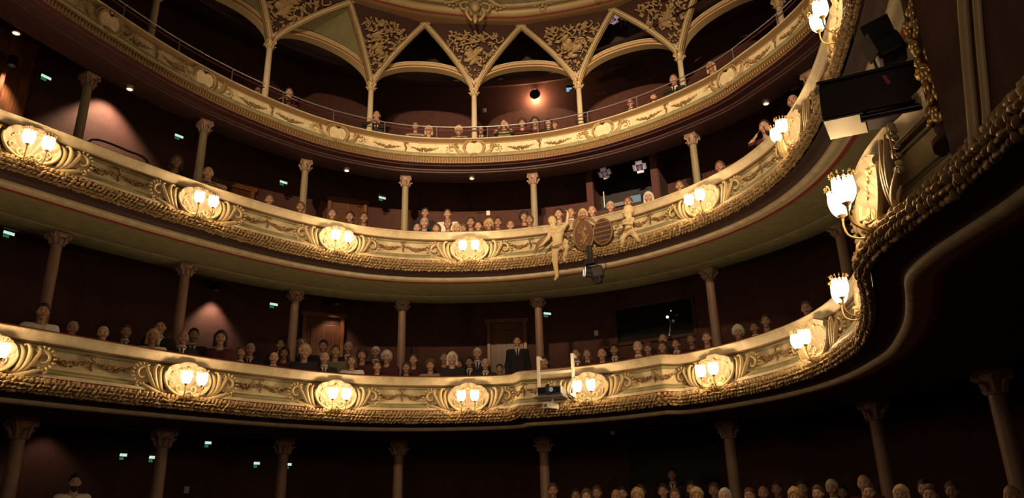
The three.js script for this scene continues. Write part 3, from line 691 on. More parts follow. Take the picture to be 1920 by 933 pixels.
// ------------------------------------------------------------------ behind the seats: panels, doors, lamps, signs
function onBack(o, x, depth, u, y) { return stand(o, backPlan, backPlan.nearest(x, depth), u, y); }
function wallPanel(x, depth, w, y0, y1, m) {
  const s = backPlan.nearest(x, depth);
  mesh('wall_panel', sweep(backPlan, [[0, y0], [.03, y0], [.03, y1], [0, y1]], 0, s - w / 2, s + w / 2, .1), m, back);
}
wallPanel(-9.7, 12.2, 1.0, 7.3, 10.9, M.trimWood);
let downCount = 0;
function downlight(x, y, depth, label, cd, angle, target, r = .06) {
  const o = thing('downlight', label, 'ceiling light', 'small round downlights'); o.position.set(x, y, -depth);
  mesh('rim', cd ? new THREE.CylinderGeometry(r * 1.3, r * 1.3, .2, 18, 1, true).translate(0, -.02, 0) : new THREE.TorusGeometry(r, .012, 6, 20).rotateX(Math.PI / 2), cd ? M.black : M.brass, o);
  const g = new THREE.SphereGeometry(r * .9, 14, 6, 0, 6.2832, Math.PI / 2, Math.PI / 2); g.scale(1, .45, 1);
  mesh('lens', g, M.downGlow, o).castShadow = false;
  if (cd) { const s = new THREE.SpotLight(new THREE.Color().setRGB(1, .7, .44), cd, 0, angle, .35, 2); s.position.set(x, y - .14, -depth); s.target.position.set(...target); s.castShadow = true; s.shadow.radius = 3; scene.add(s, s.target); }
}
// ceiling of the middle balcony
downlight(-8.01, 9.33, 10.17, 'small round downlight under the top gallery, leftmost', 0);
downlight(-7.0, 9.33, 11.9, 'small round downlight under the top gallery, above the peach wall', 0);
downlight(-3.76, 9.33, 15.5, 'small round downlight under the top gallery, left of the middle', 0);
downlight(-.91, 9.33, 16.1, 'small round downlight under the top gallery, below the central cartouche', 0);
downlight(5.15, 9.33, 13.04, 'small round downlight under the top gallery, rightmost', 0);
// wall washers hidden behind the beams
downlight(-8.32, 10.8, 13.6, 'wall washing downlight above the peach wall of the middle balcony', 34, .8, [-8.42, 7.4, -13.72]);
downlight(-6.55, 6.72, 15.75, 'wall washing downlight above the orange wall of the lower balcony', 9, .7, [-6.62, 4.2, -15.85]);
downlight(-9.5, 10.2, 12.15, 'downlight above the timber panel at the far left', 9, .6, [-9.6, 7.4, -12.2]);
downlight(-4.2, 6.72, 17.1, 'downlight above the doors of the lower balcony', 2.4, .8, [-4.3, 4.2, -17.3]);
downlight(-8.3, 3.75, 13.6, 'dim downlight behind the ground tier at left', 1.0, .8, [-8.45, 1, -13.9]);
function exitSign(x, y, depth, blue, label, w = .2) {
  const o = thing('exit_sign', label, 'sign', 'lit exit signs'); o.position.set(x, y, -depth); o.rotation.y = Math.atan2(-x, depth) + (blue ? 0 : .45);
  mesh('housing', rbox(w, .09, .07, .01, 0, .05, 0), M.black, o);
  mesh('face', box(w * .92, .05, .012, 0, -.005, .03), blue ? M.exitBlue : M.exitWhite, o);
  mesh('lower_face', box(w * .5, .05, .012, -w * .2, -.07, .03), blue ? M.exitBlue : M.exitGreen, o);
}
[[-8.84, 9.84, 12.2], [-7.21, 9.71, 14.38], [-5.39, 9.33, 16.04], [-3.21, 9.29, 17.0]].forEach((p, i) => exitSign(...p, false, `green lit exit sign at the back of the middle balcony, ${ORD[i]} from left`));
[[-8.86, 6.62, 12.16], [-5.37, 6.33, 16.04], [0.78, 6.23, 17.1]].forEach((p, i) => exitSign(...p, false, `green lit exit sign at the back of the lower balcony, ${ORD[i]} from left`));
[[-7.32, 2.98, 14.24], [-6.96, 2.96, 14.64], [-6.22, 3.28, 15.36], [-5.42, 2.91, 16.0], [-4.87, 2.9, 16.38]].forEach((p, i) => exitSign(...p, false, `small lit sign at the back of the ground tier, ${ORD[i]} from left`, .14));
exitSign(1.68, 12.72, 17.7, true, 'pale blue exit sign beside the glowing top gallery wall', .16);
exitSign(5.8, 12.45, 15.4, true, 'pale blue exit sign behind the top gallery rail at right', .18);
{ // wall lamp of the top gallery
  const o = thing('wall_lamp', 'dark domed wall lamp glowing on the top gallery wall', 'wall lamp');
  onBack(o, .8, 18.1, .05, 12.72);
  const g = new THREE.SphereGeometry(.15, 20, 10, 0, 6.2832, 0, Math.PI / 2); g.rotateX(Math.PI / 2); g.scale(1, 1, .5); g.translate(0, 0, .12);
  mesh('dome', g, M.black, o); mesh('stem', cyl(.012, .012, V(0, 0, 0), V(0, 0, .15)), M.black, o);
  mesh('bulb', blob(0, .16, .1, .022, .022, .022), M.pin, o).castShadow = false;
  const p = new THREE.PointLight(new THREE.Color().setRGB(1, .56, .28), 5, 0, 2); p.position.set(0, -.06, .10); p.castShadow = true; o.add(p);
}
function doorAt(n, x, depth, y, w, h, label) {
  const o = structure('door_' + n, label, 'door'); onBack(o, x, depth, .03, y);
  mesh('frame', [rbox(.1, h + .1, .12, .02, -w / 2 - .05, h / 2, .04), rbox(.1, h + .1, .12, .02, w / 2 + .05, h / 2, .04), rbox(w + .3, .12, .12, .02, 0, h + .05, .04)], M.trimWood, o);
  const lf = mesh('leaf', [box(w, h, .05, 0, h / 2, 0)], M.wood, o);
  for (const [yy, hh] of [[h * .27, h * .36], [h * .72, h * .4]]) mesh('door_panel', rbox(w * .72, hh, .03, .012, 0, yy, .03), M.wood, lf);
  mesh('handle', [cyl(.012, .012, V(w * .4, h * .48, .03), V(w * .4, h * .48, .09), 8), cyl(.012, .012, V(w * .4, h * .48, .09), V(w * .28, h * .48, .09), 8)], M.brass, lf);
}
doorAt(1, -4.6, 17.35, 4.0, .8, 2.35, 'wooden door behind the lower balcony, left of the middle');
doorAt(2, -.2, 18.2, 4.0, .8, 2.3, 'wooden door behind the lower balcony, near the standing dark figure');
doorAt(3, -6.5, 16.0, 7.1, .7, 2.1, 'wooden door behind the middle balcony, left of the third column');
doorAt(4, -4.2, 17.5, 7.1, .8, 2.3, 'wooden door behind the middle balcony, right of the third column');
doorAt(5, -9.95, 11.9, 7.1, .7, 2.9, 'tall timber door lit orange at the left edge');
function plate(x, y, depth, label) { const o = thing('switch_plate', label, 'switch'); onBack(o, x, depth, .035, y); mesh('plate', rbox(.1, .13, .015, .006), M.plastic, o); mesh('rocker', rbox(.04, .06, .012, .005, 0, 0, .012), M.whitePaint, o); }
plate(1.92, 5.88, 17.6, 'pale switch plate on the lower balcony back wall');
plate(-.61, 9.3, 18.2, 'pale switch plate on the middle balcony back wall');
plate(-6.78, 2.41, 15.9, 'pale switch plate on the ground tier back wall');
plate(-.64, 12.4, 18.2, 'pale switch plate on the top gallery back wall');

// control room window of the lower balcony
{
  const o = structure('window_1', 'black control room window behind the lower balcony', 'window'); onBack(o, 3.3, 17.15, .05, 5.98);
  mesh('pane', box(1.85, .8, .03), M.glassDark, o);
  mesh('window_frame', [rbox(2.0, .08, .08, .01, 0, .44, 0), rbox(2.0, .08, .08, .01, 0, -.44, 0), rbox(.08, .9, .08, .01, -.97, 0, 0), rbox(.08, .9, .08, .01, .97, 0, 0)], M.wall, o);
  const l = thing('desk_lamp', 'tiny bright lamp in the dark control window of the lower balcony', 'lamp'); onBack(l, 3.66, 16.9, .25, 5.55);
  mesh('stem', [cyl(.008, .008, V(0, 0, 0), V(.06, .3, 0), 6), cyl(.008, .008, V(.06, .3, 0), V(0, .42, .02), 6), cyl(.05, .05, V(0, -.02, 0), V(0, 0, 0), 12)], M.steel, l);
  mesh('bulb', [blob(0, .42, .02, .035, .035, .035), blob(.1, .55, .02, .014, .014, .014)], M.pin, l);
  mat('dullGlass', .012, .011, .012, .7);
  const b2 = structure('window_2', 'black control room window behind the ground tier', 'window'); onBack(b2, 3.4, 17.1, .05, 2.75);
  mesh('pane', box(3.2, .9, .03), M.dullGlass, b2);
}
// lighting booth of the middle balcony
function floodlight(label, x, y, depth, k, cd, yaw = 0, roll = .3) {
  const o = thing('stage_light', label, 'stage light'); o.position.set(x, y, -depth); o.rotation.set(0, Math.atan2(-x, depth) + yaw, roll); o.scale.setScalar(k);
  mesh('housing', [cyl(.11, .11, V(0, 0, -.3), V(0, 0, 0), 16), blob(0, 0, -.3, .11, .11, .06)], M.black, o);
  mesh('lens', cyl(.085, .085, V(0, 0, 0), V(0, 0, .012), 18), cd ? M.lensDim : M.blackGloss, o);
  if (cd) { const p = new THREE.PointLight(new THREE.Color().setRGB(1, .7, .78), cd, 0, 2); p.position.set(0, 0, .1); p.castShadow = true; o.add(p); }
  for (let i = 0; i < 4; i++) { const g = box(.2, .11, .008, 0, .15, .03, .4, 0, 0); g.rotateZ(i * Math.PI / 2); mesh('barn_door', g, M.whitePaint, o); }
  mesh('yoke', [tube([[-.14, 0, -.14], [-.14, .2, -.14], [0, .26, -.14], [.14, .2, -.14], [.14, 0, -.14]], .012, 6, 18), cyl(.015, .015, V(0, .26, -.14), V(0, .4, -.14), 8)], M.black, o);
}
{
  const o = thing('lighting_booth', 'dark red lighting booth with open front on the middle balcony', 'booth');
  o.position.set(2.68, 6.85, -16.3); o.rotation.y = -.42;
  mesh('front_wall', box(1.75, 1.72, .08, 0, .86, 0), M.wall, o);
  mesh('side_wall', box(.08, 3.1, .9, -.86, 1.55, -.45), M.wall, o); mesh('side_wall', box(.08, 3.1, .9, .86, 1.55, -.45), M.wall, o);
  mesh('jamb', [box(.16, 1.3, .1, -.8, 2.36, 0)], M.wall, o); mesh('jamb', [box(.16, 1.3, .1, .8, 2.36, 0)], M.wall, o);
  mesh('rear_wall', box(1.7, 3.1, .06, 0, 1.55, -.92), M.black, o);
  mesh('shelf', box(1.6, .04, .4, 0, 1.78, -.3), M.black, o);
  const mo = thing('monitor', 'small pale lit monitor inside the lighting booth', 'monitor'); mo.position.set(2.95, 8.66, -16.4); mo.rotation.y = -.42;
  mesh('casing', rbox(.42, .24, .1, .02, 0, .13, 0), M.black, mo); mesh('screen', box(.36, .18, .01, 0, .13, .052), M.screenGlow, mo); mesh('foot', rbox(.2, .02, .14, .005, 0, 0, 0), M.black, mo);
  const d2 = thing('mixing_desk', 'slanted grey desk with pale edge inside the lighting booth', 'desk'); d2.position.set(2.55, 8.66, -16.5); d2.rotation.y = -.42;
  mesh('console', rbox(.5, .1, .3, .02, 0, .06, 0, .4), M.steel, d2); mesh('lamp_post', [cyl(.012, .012, V(-.28, 0, .1), V(-.28, .42, .1), 6)], M.whitePaint, d2);
}
floodlight('pink lit four leaf stage light at the left in the booth', 2.3, 9.5, 16.4, .75, .006);
floodlight('pink lit four leaf stage light at the right in the booth', 3.09, 9.47, 16.05, .8, .03, 0, .1);
floodlight('stage light with a white lit flap high in the arcade opening', 2.6, 13.15, 15.3, .9, .03, .2, .6);
floodlight('dim stage light high in the arcade opening, right of its twin', 2.95, 13.1, 15.1, .9, .003, -.2, .2);

// railing of the top gallery
{
  const s0 = upper.nearest(-7.2, 9.5), s1 = upper.nearest(5.3, 9.8);
  const o = thing('safety_railing', 'thin double bar safety railing along the top gallery front', 'railing');
  const barAt = (u, y) => { const pts = []; for (let i = 0; i <= 60; i++) pts.push(upper.pt(s0 + (s1 - s0) * i / 60, u, y)); return tube(pts, .013, 6, 160); };
  mesh('top_bar', barAt(-.13, Y3 + .36), M.steel, o); mesh('lower_bar', barAt(-.13, Y3 + .27), M.railRed, o);
  for (let s = s0 + .3, i = 0; s < s1; s += 1.18, i++) mesh('post', cyl(.012, .012, upper.pt(s, -.13, Y3 - .02), upper.pt(s, -.13, Y3 + .36), 8), M.steel, o);
  const h = thing('handrail', 'dark looped handrail behind the middle balcony front at left', 'handrail');
  mesh('rail', tube([middle.pt(middle.nearest(-6.45, 10.4), -.4, Y2 - .8), middle.pt(middle.nearest(-6.45, 10.4), -.4, Y2 + .2), middle.pt(middle.nearest(-6.38, 10.5), -.4, Y2 + .29), middle.pt(middle.nearest(-6.1, 10.9), -.4, Y2 + .3), middle.pt(middle.nearest(-5.9, 11.15), -.4, Y2 + .26), middle.pt(middle.nearest(-5.75, 11.35), -.4, Y2 - .3)], .018, 8, 50), M.black, h);
}

// ------------------------------------------------------------------ figures: distance fields meshed with surface nets
function surfaceNets(f, lo, hi, cell) {
  const n = [0, 1, 2].map(i => Math.ceil((hi[i] - lo[i]) / cell) + 2), nx = n[0], ny = n[1], nz = n[2];
  const F = new Float32Array(nx * ny * nz);
  for (let k = 0; k < nz; k++) for (let j = 0; j < ny; j++) for (let i = 0; i < nx; i++) F[i + nx * (j + ny * k)] = f(lo[0] + i * cell, lo[1] + j * cell, lo[2] + k * cell);
  const id = new Int32Array(nx * ny * nz).fill(-1), pos = [], idx = [];
  for (let k = 0; k < nz - 1; k++) for (let j = 0; j < ny - 1; j++) for (let i = 0; i < nx - 1; i++) {
    let c = 0, sx = 0, sy = 0, sz = 0; const b = i + nx * (j + ny * k), v = [];
    for (let q = 0; q < 8; q++) v.push(F[b + (q & 1) + nx * (((q >> 1) & 1) + ny * (q >> 2))]);
    for (let q = 0; q < 8; q++) for (const d of [1, 2, 4]) if (!(q & d)) {
      const a = v[q], e = v[q | d]; if ((a < 0) === (e < 0)) continue;
      const t = a / (a - e); sx += (q & 1) + (d === 1 ? t : 0); sy += ((q >> 1) & 1) + (d === 2 ? t : 0); sz += (q >> 2) + (d === 4 ? t : 0); c++;
    }
    if (c) { id[b] = pos.length / 3; pos.push(lo[0] + (i + sx / c) * cell, lo[1] + (j + sy / c) * cell, lo[2] + (k + sz / c) * cell); }
  }
  const quad = (a, b, c, d, flip) => { if (a < 0 || b < 0 || c < 0 || d < 0) return; if (flip) idx.push(a, c, b, a, d, c); else idx.push(a, b, c, a, c, d); };
  for (let k = 1; k < nz - 1; k++) for (let j = 1; j < ny - 1; j++) for (let i = 1; i < nx - 1; i++) {
    const b = i + nx * (j + ny * k), s = F[b] < 0;
    if (s !== (F[b + 1] < 0)) quad(id[b], id[b - nx], id[b - nx - nx * ny], id[b - nx * ny], !s);
    if (s !== (F[b + nx] < 0)) quad(id[b], id[b - nx * ny], id[b - 1 - nx * ny], id[b - 1], !s);
    if (s !== (F[b + nx * ny] < 0)) quad(id[b], id[b - 1], id[b - 1 - nx], id[b - nx], !s);
  }
  const g = new THREE.BufferGeometry(); g.setAttribute('position', new THREE.Float32BufferAttribute(pos, 3)); g.setIndex(idx); g.computeVertexNormals();
  return g;
}
const smin = (a, b, k) => { const h = Math.max(k - Math.abs(a - b), 0) / k; return Math.min(a, b) - h * h * k * .25; };
const smax = (a, b, k) => -smin(-a, -b, k);
function cap(x, y, z, a, b, ra, rb) {
  const dx = b[0] - a[0], dy = b[1] - a[1], dz = b[2] - a[2], px = x - a[0], py = y - a[1], pz = z - a[2];
  const t = Math.min(1, Math.max(0, (px * dx + py * dy + pz * dz) / (dx * dx + dy * dy + dz * dz + 1e-9)));
  return Math.hypot(px - dx * t, py - dy * t, pz - dz * t) - (ra + (rb - ra) * t);
}
function ell(x, y, z, c, r) { const a = (x - c[0]) / r[0], b = (y - c[1]) / r[1], d = (z - c[2]) / r[2], k0 = Math.hypot(a, b, d), k1 = Math.hypot(a / r[0], b / r[1], d / r[2]); return k1 < 1e-9 ? -Math.min(...r) : k0 * (k0 - 1) / k1; }
const sph = (x, y, z, c, r) => Math.hypot(x - c[0], y - c[1], z - c[2]) - r;
function headField(x, y, z) {        // head centre at the origin, face toward +z
  const ax = Math.abs(x);
  let d = ell(x, y, z, [0, .035, -.012], [.074, .092, .094]);
  d = smin(d, cap(x, y, z, [0, -.02, .02], [0, -.082, .048], .058, .032), .05);
  d = smin(d, ell(ax, y, z, [.04, -.022, .06], [.03, .026, .026]), .03);
  d = smin(d, cap(ax, y, z, [.012, .034, .082], [.045, .032, .068], .012, .01), .02);
  d = smax(d, -sph(ax, y, z, [.031, .012, .098], .016), .012);
  d = smin(d, sph(ax, y, z, [.031, .012, .078], .0125), .004);
  d = smin(d, cap(x, y, z, [0, .02, .084], [0, -.022, .104], .008, .013), .012);
  d = smin(d, cap(x, y, z, [-.019, -.052, .082], [.019, -.052, .082], .008, .008), .01);
  d = smin(d, ell(ax, y, z, [.077, .002, -.008], [.012, .03, .02]), .01);
  return smin(d, cap(x, y, z, [0, -.06, -.02], [0, -.19, -.03], .05, .056), .03);
}
function handField(w, dir, up) {      // wrist point, finger direction, palm normal; five fingers, slightly curled
  const D = V(...dir).normalize(), U = V(...up).normalize(), S = D.clone().cross(U).normalize(); U.crossVectors(S, D);
  const at = (a, b, c) => [w[0] + D.x * a + S.x * b + U.x * c, w[1] + D.y * a + S.y * b + U.y * c, w[2] + D.z * a + S.z * b + U.z * c];
  const segs = [];
  [[-.03, .92], [-.01, 1.02], [.01, .97], [.029, .78]].forEach(([b, k]) => { const p0 = at(.075, b, 0), p1 = at(.075 + .036 * k, b * 1.05, .008), p2 = at(.075 + .058 * k, b * 1.05, .028), p3 = at(.075 + .062 * k, b, .046); segs.push([p0, p1, .0095, .009], [p1, p2, .009, .0082], [p2, p3, .0082, .0072]); });
  segs.push([at(.02, -.03, 0), at(.05, -.058, .012), .013, .0105], [at(.05, -.058, .012), at(.085, -.058, .03), .0105, .008]);
  const pa = [[at(0, 0, 0), at(.04, 0, 0), .026, .03], [at(.03, -.02, 0), at(.075, -.024, 0), .019, .014], [at(.03, .02, 0), at(.075, .024, 0), .019, .013], [at(.03, 0, 0), at(.078, 0, 0), .02, .014]];
  return (x, y, z) => { let d = 9; for (const s of pa) d = smin(d, cap(x, y, z, ...s), .02); for (const s of segs) d = smin(d, cap(x, y, z, ...s), .004); return d; };
}
const POSE = {
  m: { hip: .52, chest: [0, .9, -.01], sh: [.175, 1.0, -.02], head: [0, 1.22, .02], elb: [.24, .74, .06], wr: [.1, .63, .27], hd: [-.5, -.1, 1], hu: [0, -1, 0], knee: [.11, .5, .3], ank: [.12, .09, .2] },
  l: { hip: .52, chest: [0, .87, .15], sh: [.18, .97, .19], head: [0, 1.16, .27], elb: [.27, .92, .30], wr: [.06, .95, .46], hd: [-1, -.02, .12], hu: [0, -1, .2], knee: [.11, .5, .3], ank: [.12, .09, .2] },
  c: { hip: .52, chest: [0, .88, .1], sh: [.175, .98, .12], head: [0, 1.18, .19], elb: [.2, .9, .36], wr: [.075, 1.06, .34], hd: [-.25, 1, -.1], hu: [-.2, 0, -1], knee: [.11, .5, .3], ank: [.12, .09, .2] },
  S: { hip: .92, chest: [0, 1.28, 0], sh: [.18, 1.4, -.01], head: [0, 1.62, .03], elb: [.245, 1.1, -.02], wr: [.24, .86, .07], hd: [0, -1, .1], hu: [-1, 0, 0], knee: [.1, .5, .03], ank: [.11, .09, 0], stand: true }
};
function bodyField(p, fat) {
  const h = p.hip, hd = p.head;
  return (x, y, z) => {
    const ax = Math.abs(x);
    let d = cap(ax, y, z, [.07, h + .05, 0], [p.chest[0] + .075, p.chest[1], p.chest[2]], .125 + fat, .115 + fat);
    d = smin(d, cap(ax, y, z, [.06, p.sh[1] - .01, p.sh[2]], p.sh, .075 + fat, .062 + fat), .09);
    d = smin(d, cap(x, y, z, [0, p.sh[1], p.sh[2]], [0, hd[1] - .15, hd[2] - .035], .075 + fat, .05 + fat * .5), .05);
    d = smin(d, cap(ax, y, z, p.sh, p.elb, .056 + fat, .046 + fat), .04);
    d = smin(d, cap(ax, y, z, p.elb, p.wr, .045 + fat, .032 + fat), .03);
    d = smin(d, cap(ax, y, z, [.085, h, 0], p.knee, .085 + fat, .06 + fat), .07);
    d = smin(d, cap(ax, y, z, p.knee, p.ank, .056 + fat, .042 + fat), .04);
    return smin(d, cap(ax, y, z, [p.ank[0], .05, p.ank[2] - .03], [p.ank[0] + .01, .04, p.ank[2] + .16], .045, .035), .03);
  };
}
function colourHead(g, hd) {          // lips and eyes are of their own colour
  const p = g.attributes.position, c = [];
  for (let i = 0; i < p.count; i++) {
    const x = Math.abs(p.getX(i) - hd[0]), y = p.getY(i) - hd[1], z = p.getZ(i) - hd[2];
    if (z > .06 && Math.hypot(x - .031, y - .012) < .011) c.push(.12, .1, .1);
    else if (z > .07 && x < .024 && Math.abs(y + .052) < .011) c.push(.8, .45, .42);
    else if (z > .05 && x > .014 && x < .05 && Math.abs(y - .036) < .007) c.push(.4, .3, .25);
    else c.push(1, 1, 1);
  }
  g.setAttribute('color', new THREE.Float32BufferAttribute(c, 3)); return g;
}
const KIT = {};
for (const k of Object.keys(POSE)) {
  const p = POSE[k], hd = p.head, by = bodyField(p, -.012), top = p.stand ? 1.8 : 1.4;
  const skinHead = surfaceNets((x, y, z) => headField(x - hd[0], y - hd[1], z - hd[2]), [-.11, hd[1] - .2, hd[2] - .13], [.11, hd[1] + .15, hd[2] + .13], .0115);
  const parts = [colourHead(skinHead, hd)];
  for (const s of [1, -1]) {
    if (k === 'c' && s < 0) continue;
    const w = [p.wr[0] * s, p.wr[1], p.wr[2]], hf = handField(w, [p.hd[0] * s, p.hd[1], p.hd[2]], [p.hu[0] * s, p.hu[1], p.hu[2]]);
    const g = surfaceNets(hf, w.map(v => v - .16), w.map(v => v + .16), .0085); parts.push(colourHead(g, [9, 9, 9]));
  }
  const coarse = surfaceNets(by, [-.4, -.02, -.25], [.4, top - .2, .7], .042); parts.push(colourHead(coarse, [9, 9, 9]));
  const skin = mergeGeometries(parts.map(g => { const q = g.toNonIndexed(); return q; }));
  const cf = bodyField(p, .006);
  const neckY = hd[1] - .155;
  const cloth = surfaceNets((x, y, z) => smax(smax(cf(x, y, z), (y - neckY) * .8 + (z - hd[2]) * .5, .02), -cap(x, y, z, [0, neckY - .06, hd[2] - .03], [0, hd[1], hd[2] - .02], .055, .06), .01), [-.42, -.03, -.27], [.42, top - .1, .75], .032);
  // shirt front with collar and tie
  const f = (v, w) => { const a = p.sh[1] - .0, y = hd[1] - .175 - v * .2, z0 = p.chest[2] + (hd[2] - p.chest[2]) * (.55 * (1 - v)); return [w * .06 * (1 - v * .8), y, z0 + .135 + fatZ(v) - w * w * .035]; };
  function fatZ(v) { return -.06 * (1 - v) * (1 - v); }
  const sp = [], si = [];
  for (let i = 0; i <= 6; i++) for (let j = 0; j <= 6; j++) sp.push(...f(i / 6, j / 3 - 1));
  for (let i = 0; i < 6; i++) for (let j = 0; j < 6; j++) { const a = i * 7 + j; si.push(a, a + 7, a + 1, a + 1, a + 7, a + 8); }
  const shirt = new THREE.BufferGeometry(); shirt.setAttribute('position', new THREE.Float32BufferAttribute(sp, 3)); shirt.setIndex(si); shirt.computeVertexNormals();
  const collar = new THREE.TorusGeometry(.062, .014, 6, 18); collar.rotateX(Math.PI / 2 - .35); collar.translate(hd[0], hd[1] - .15, hd[2] - .03);
  const tie = merge([tube([f(0, 0).map((v, i) => v + (i === 2 ? .012 : 0)), f(.5, 0).map((v, i) => v + (i === 2 ? .012 : 0)), f(1, 0).map((v, i) => v + (i === 2 ? .008 : 0))], t => .012 + .01 * t, 6, 8, .5)]);
  KIT[k] = { skin, cloth, shirt: merge([shirt.toNonIndexed(), collar]), tie, hd };
}
const HAIR = {};
{
  const shell = (x, y, z, g) => ell(x, y, z, [0, .04, -.018], [.08 + g, .098 + g, .099 + g]);
  const jit = (x, y, z, a, f) => a * (Math.sin(x * f) * Math.sin(y * f * 1.1 + 1) * Math.sin(z * f * .9 + 2));
  const lo = [-.15, -.2, -.16], hi = [.15, .2, .15];
  HAIR.short = surfaceNets((x, y, z) => smax(shell(x, y, z, .006) + jit(x, y, z, .006, 90), z * .8 - y * .75 - .005 - .0 + (y < .0 ? -y * 1.2 : 0), .015), lo, hi, .012);
  HAIR.rim = surfaceNets((x, y, z) => smax(smax(shell(x, y, z, .004) + jit(x, y, z, .004, 100), z + .005, .01), y - .065 + z * .25, .015), lo, hi, .012);
  HAIR.bob = surfaceNets((x, y, z) => { let d = smax(shell(x, y, z, .014) + jit(x, y, z, .005, 60), z * .9 - y * .7 - .018, .02); const ax = Math.abs(x); d = smin(d, cap(ax, y, z, [.07, .05, -.01], [.082, -.1, -.005], .034, .03), .03); return smin(d, cap(x, y, z, [0, .02, -.07], [0, -.11, -.065], .062, .05), .03); }, lo, hi, .0125);
  HAIR.full = surfaceNets((x, y, z) => smax(shell(x, y, z, .028) + jit(x, y, z, .016, 70), z * .9 - y * .75 - .022, .02), lo, hi, .0125);
  HAIR.beard = surfaceNets((x, y, z) => smax(smax(cap(x, y, z, [0, -.03, .02], [0, -.09, .052], .069, .045), y + .03, .01), -(z - .015), .01), lo, hi, .0125);
}
const skinM = [[.44, .25, .17], [.36, .2, .135], [.5, .3, .21]].map(c => { const m = new THREE.MeshStandardMaterial({ color: new THREE.Color().setRGB(...c), roughness: .55, vertexColors: true }); return m; });
const hairM = {}, HC = { k: [.02, .015, .012, 'dark'], b: [.09, .05, .03, 'brown'], d: [.045, .025, .015, 'auburn'], g: [.32, .3, .28, 'grey'], w: [.55, .52, .47, 'white'], y: [.48, .33, .16, 'blond'], h: [.22, .18, .15, 'balding'] };
for (const k in HC) hairM[k] = new THREE.MeshStandardMaterial({ color: new THREE.Color().setRGB(HC[k][0], HC[k][1], HC[k][2]), roughness: .7 });
const CC = { k: [.015, .015, .018, 'black'], r: [.075, .014, .02, 'burgundy'], c: [.28, .22, .16, 'beige'], w: [.72, .68, .62, 'white'], o: [.16, .16, .09, 'olive'] };
const clothM = {}; for (const k in CC) clothM[k] = new THREE.MeshStandardMaterial({ color: new THREE.Color().setRGB(CC[k][0], CC[k][1], CC[k][2]), roughness: .9 });
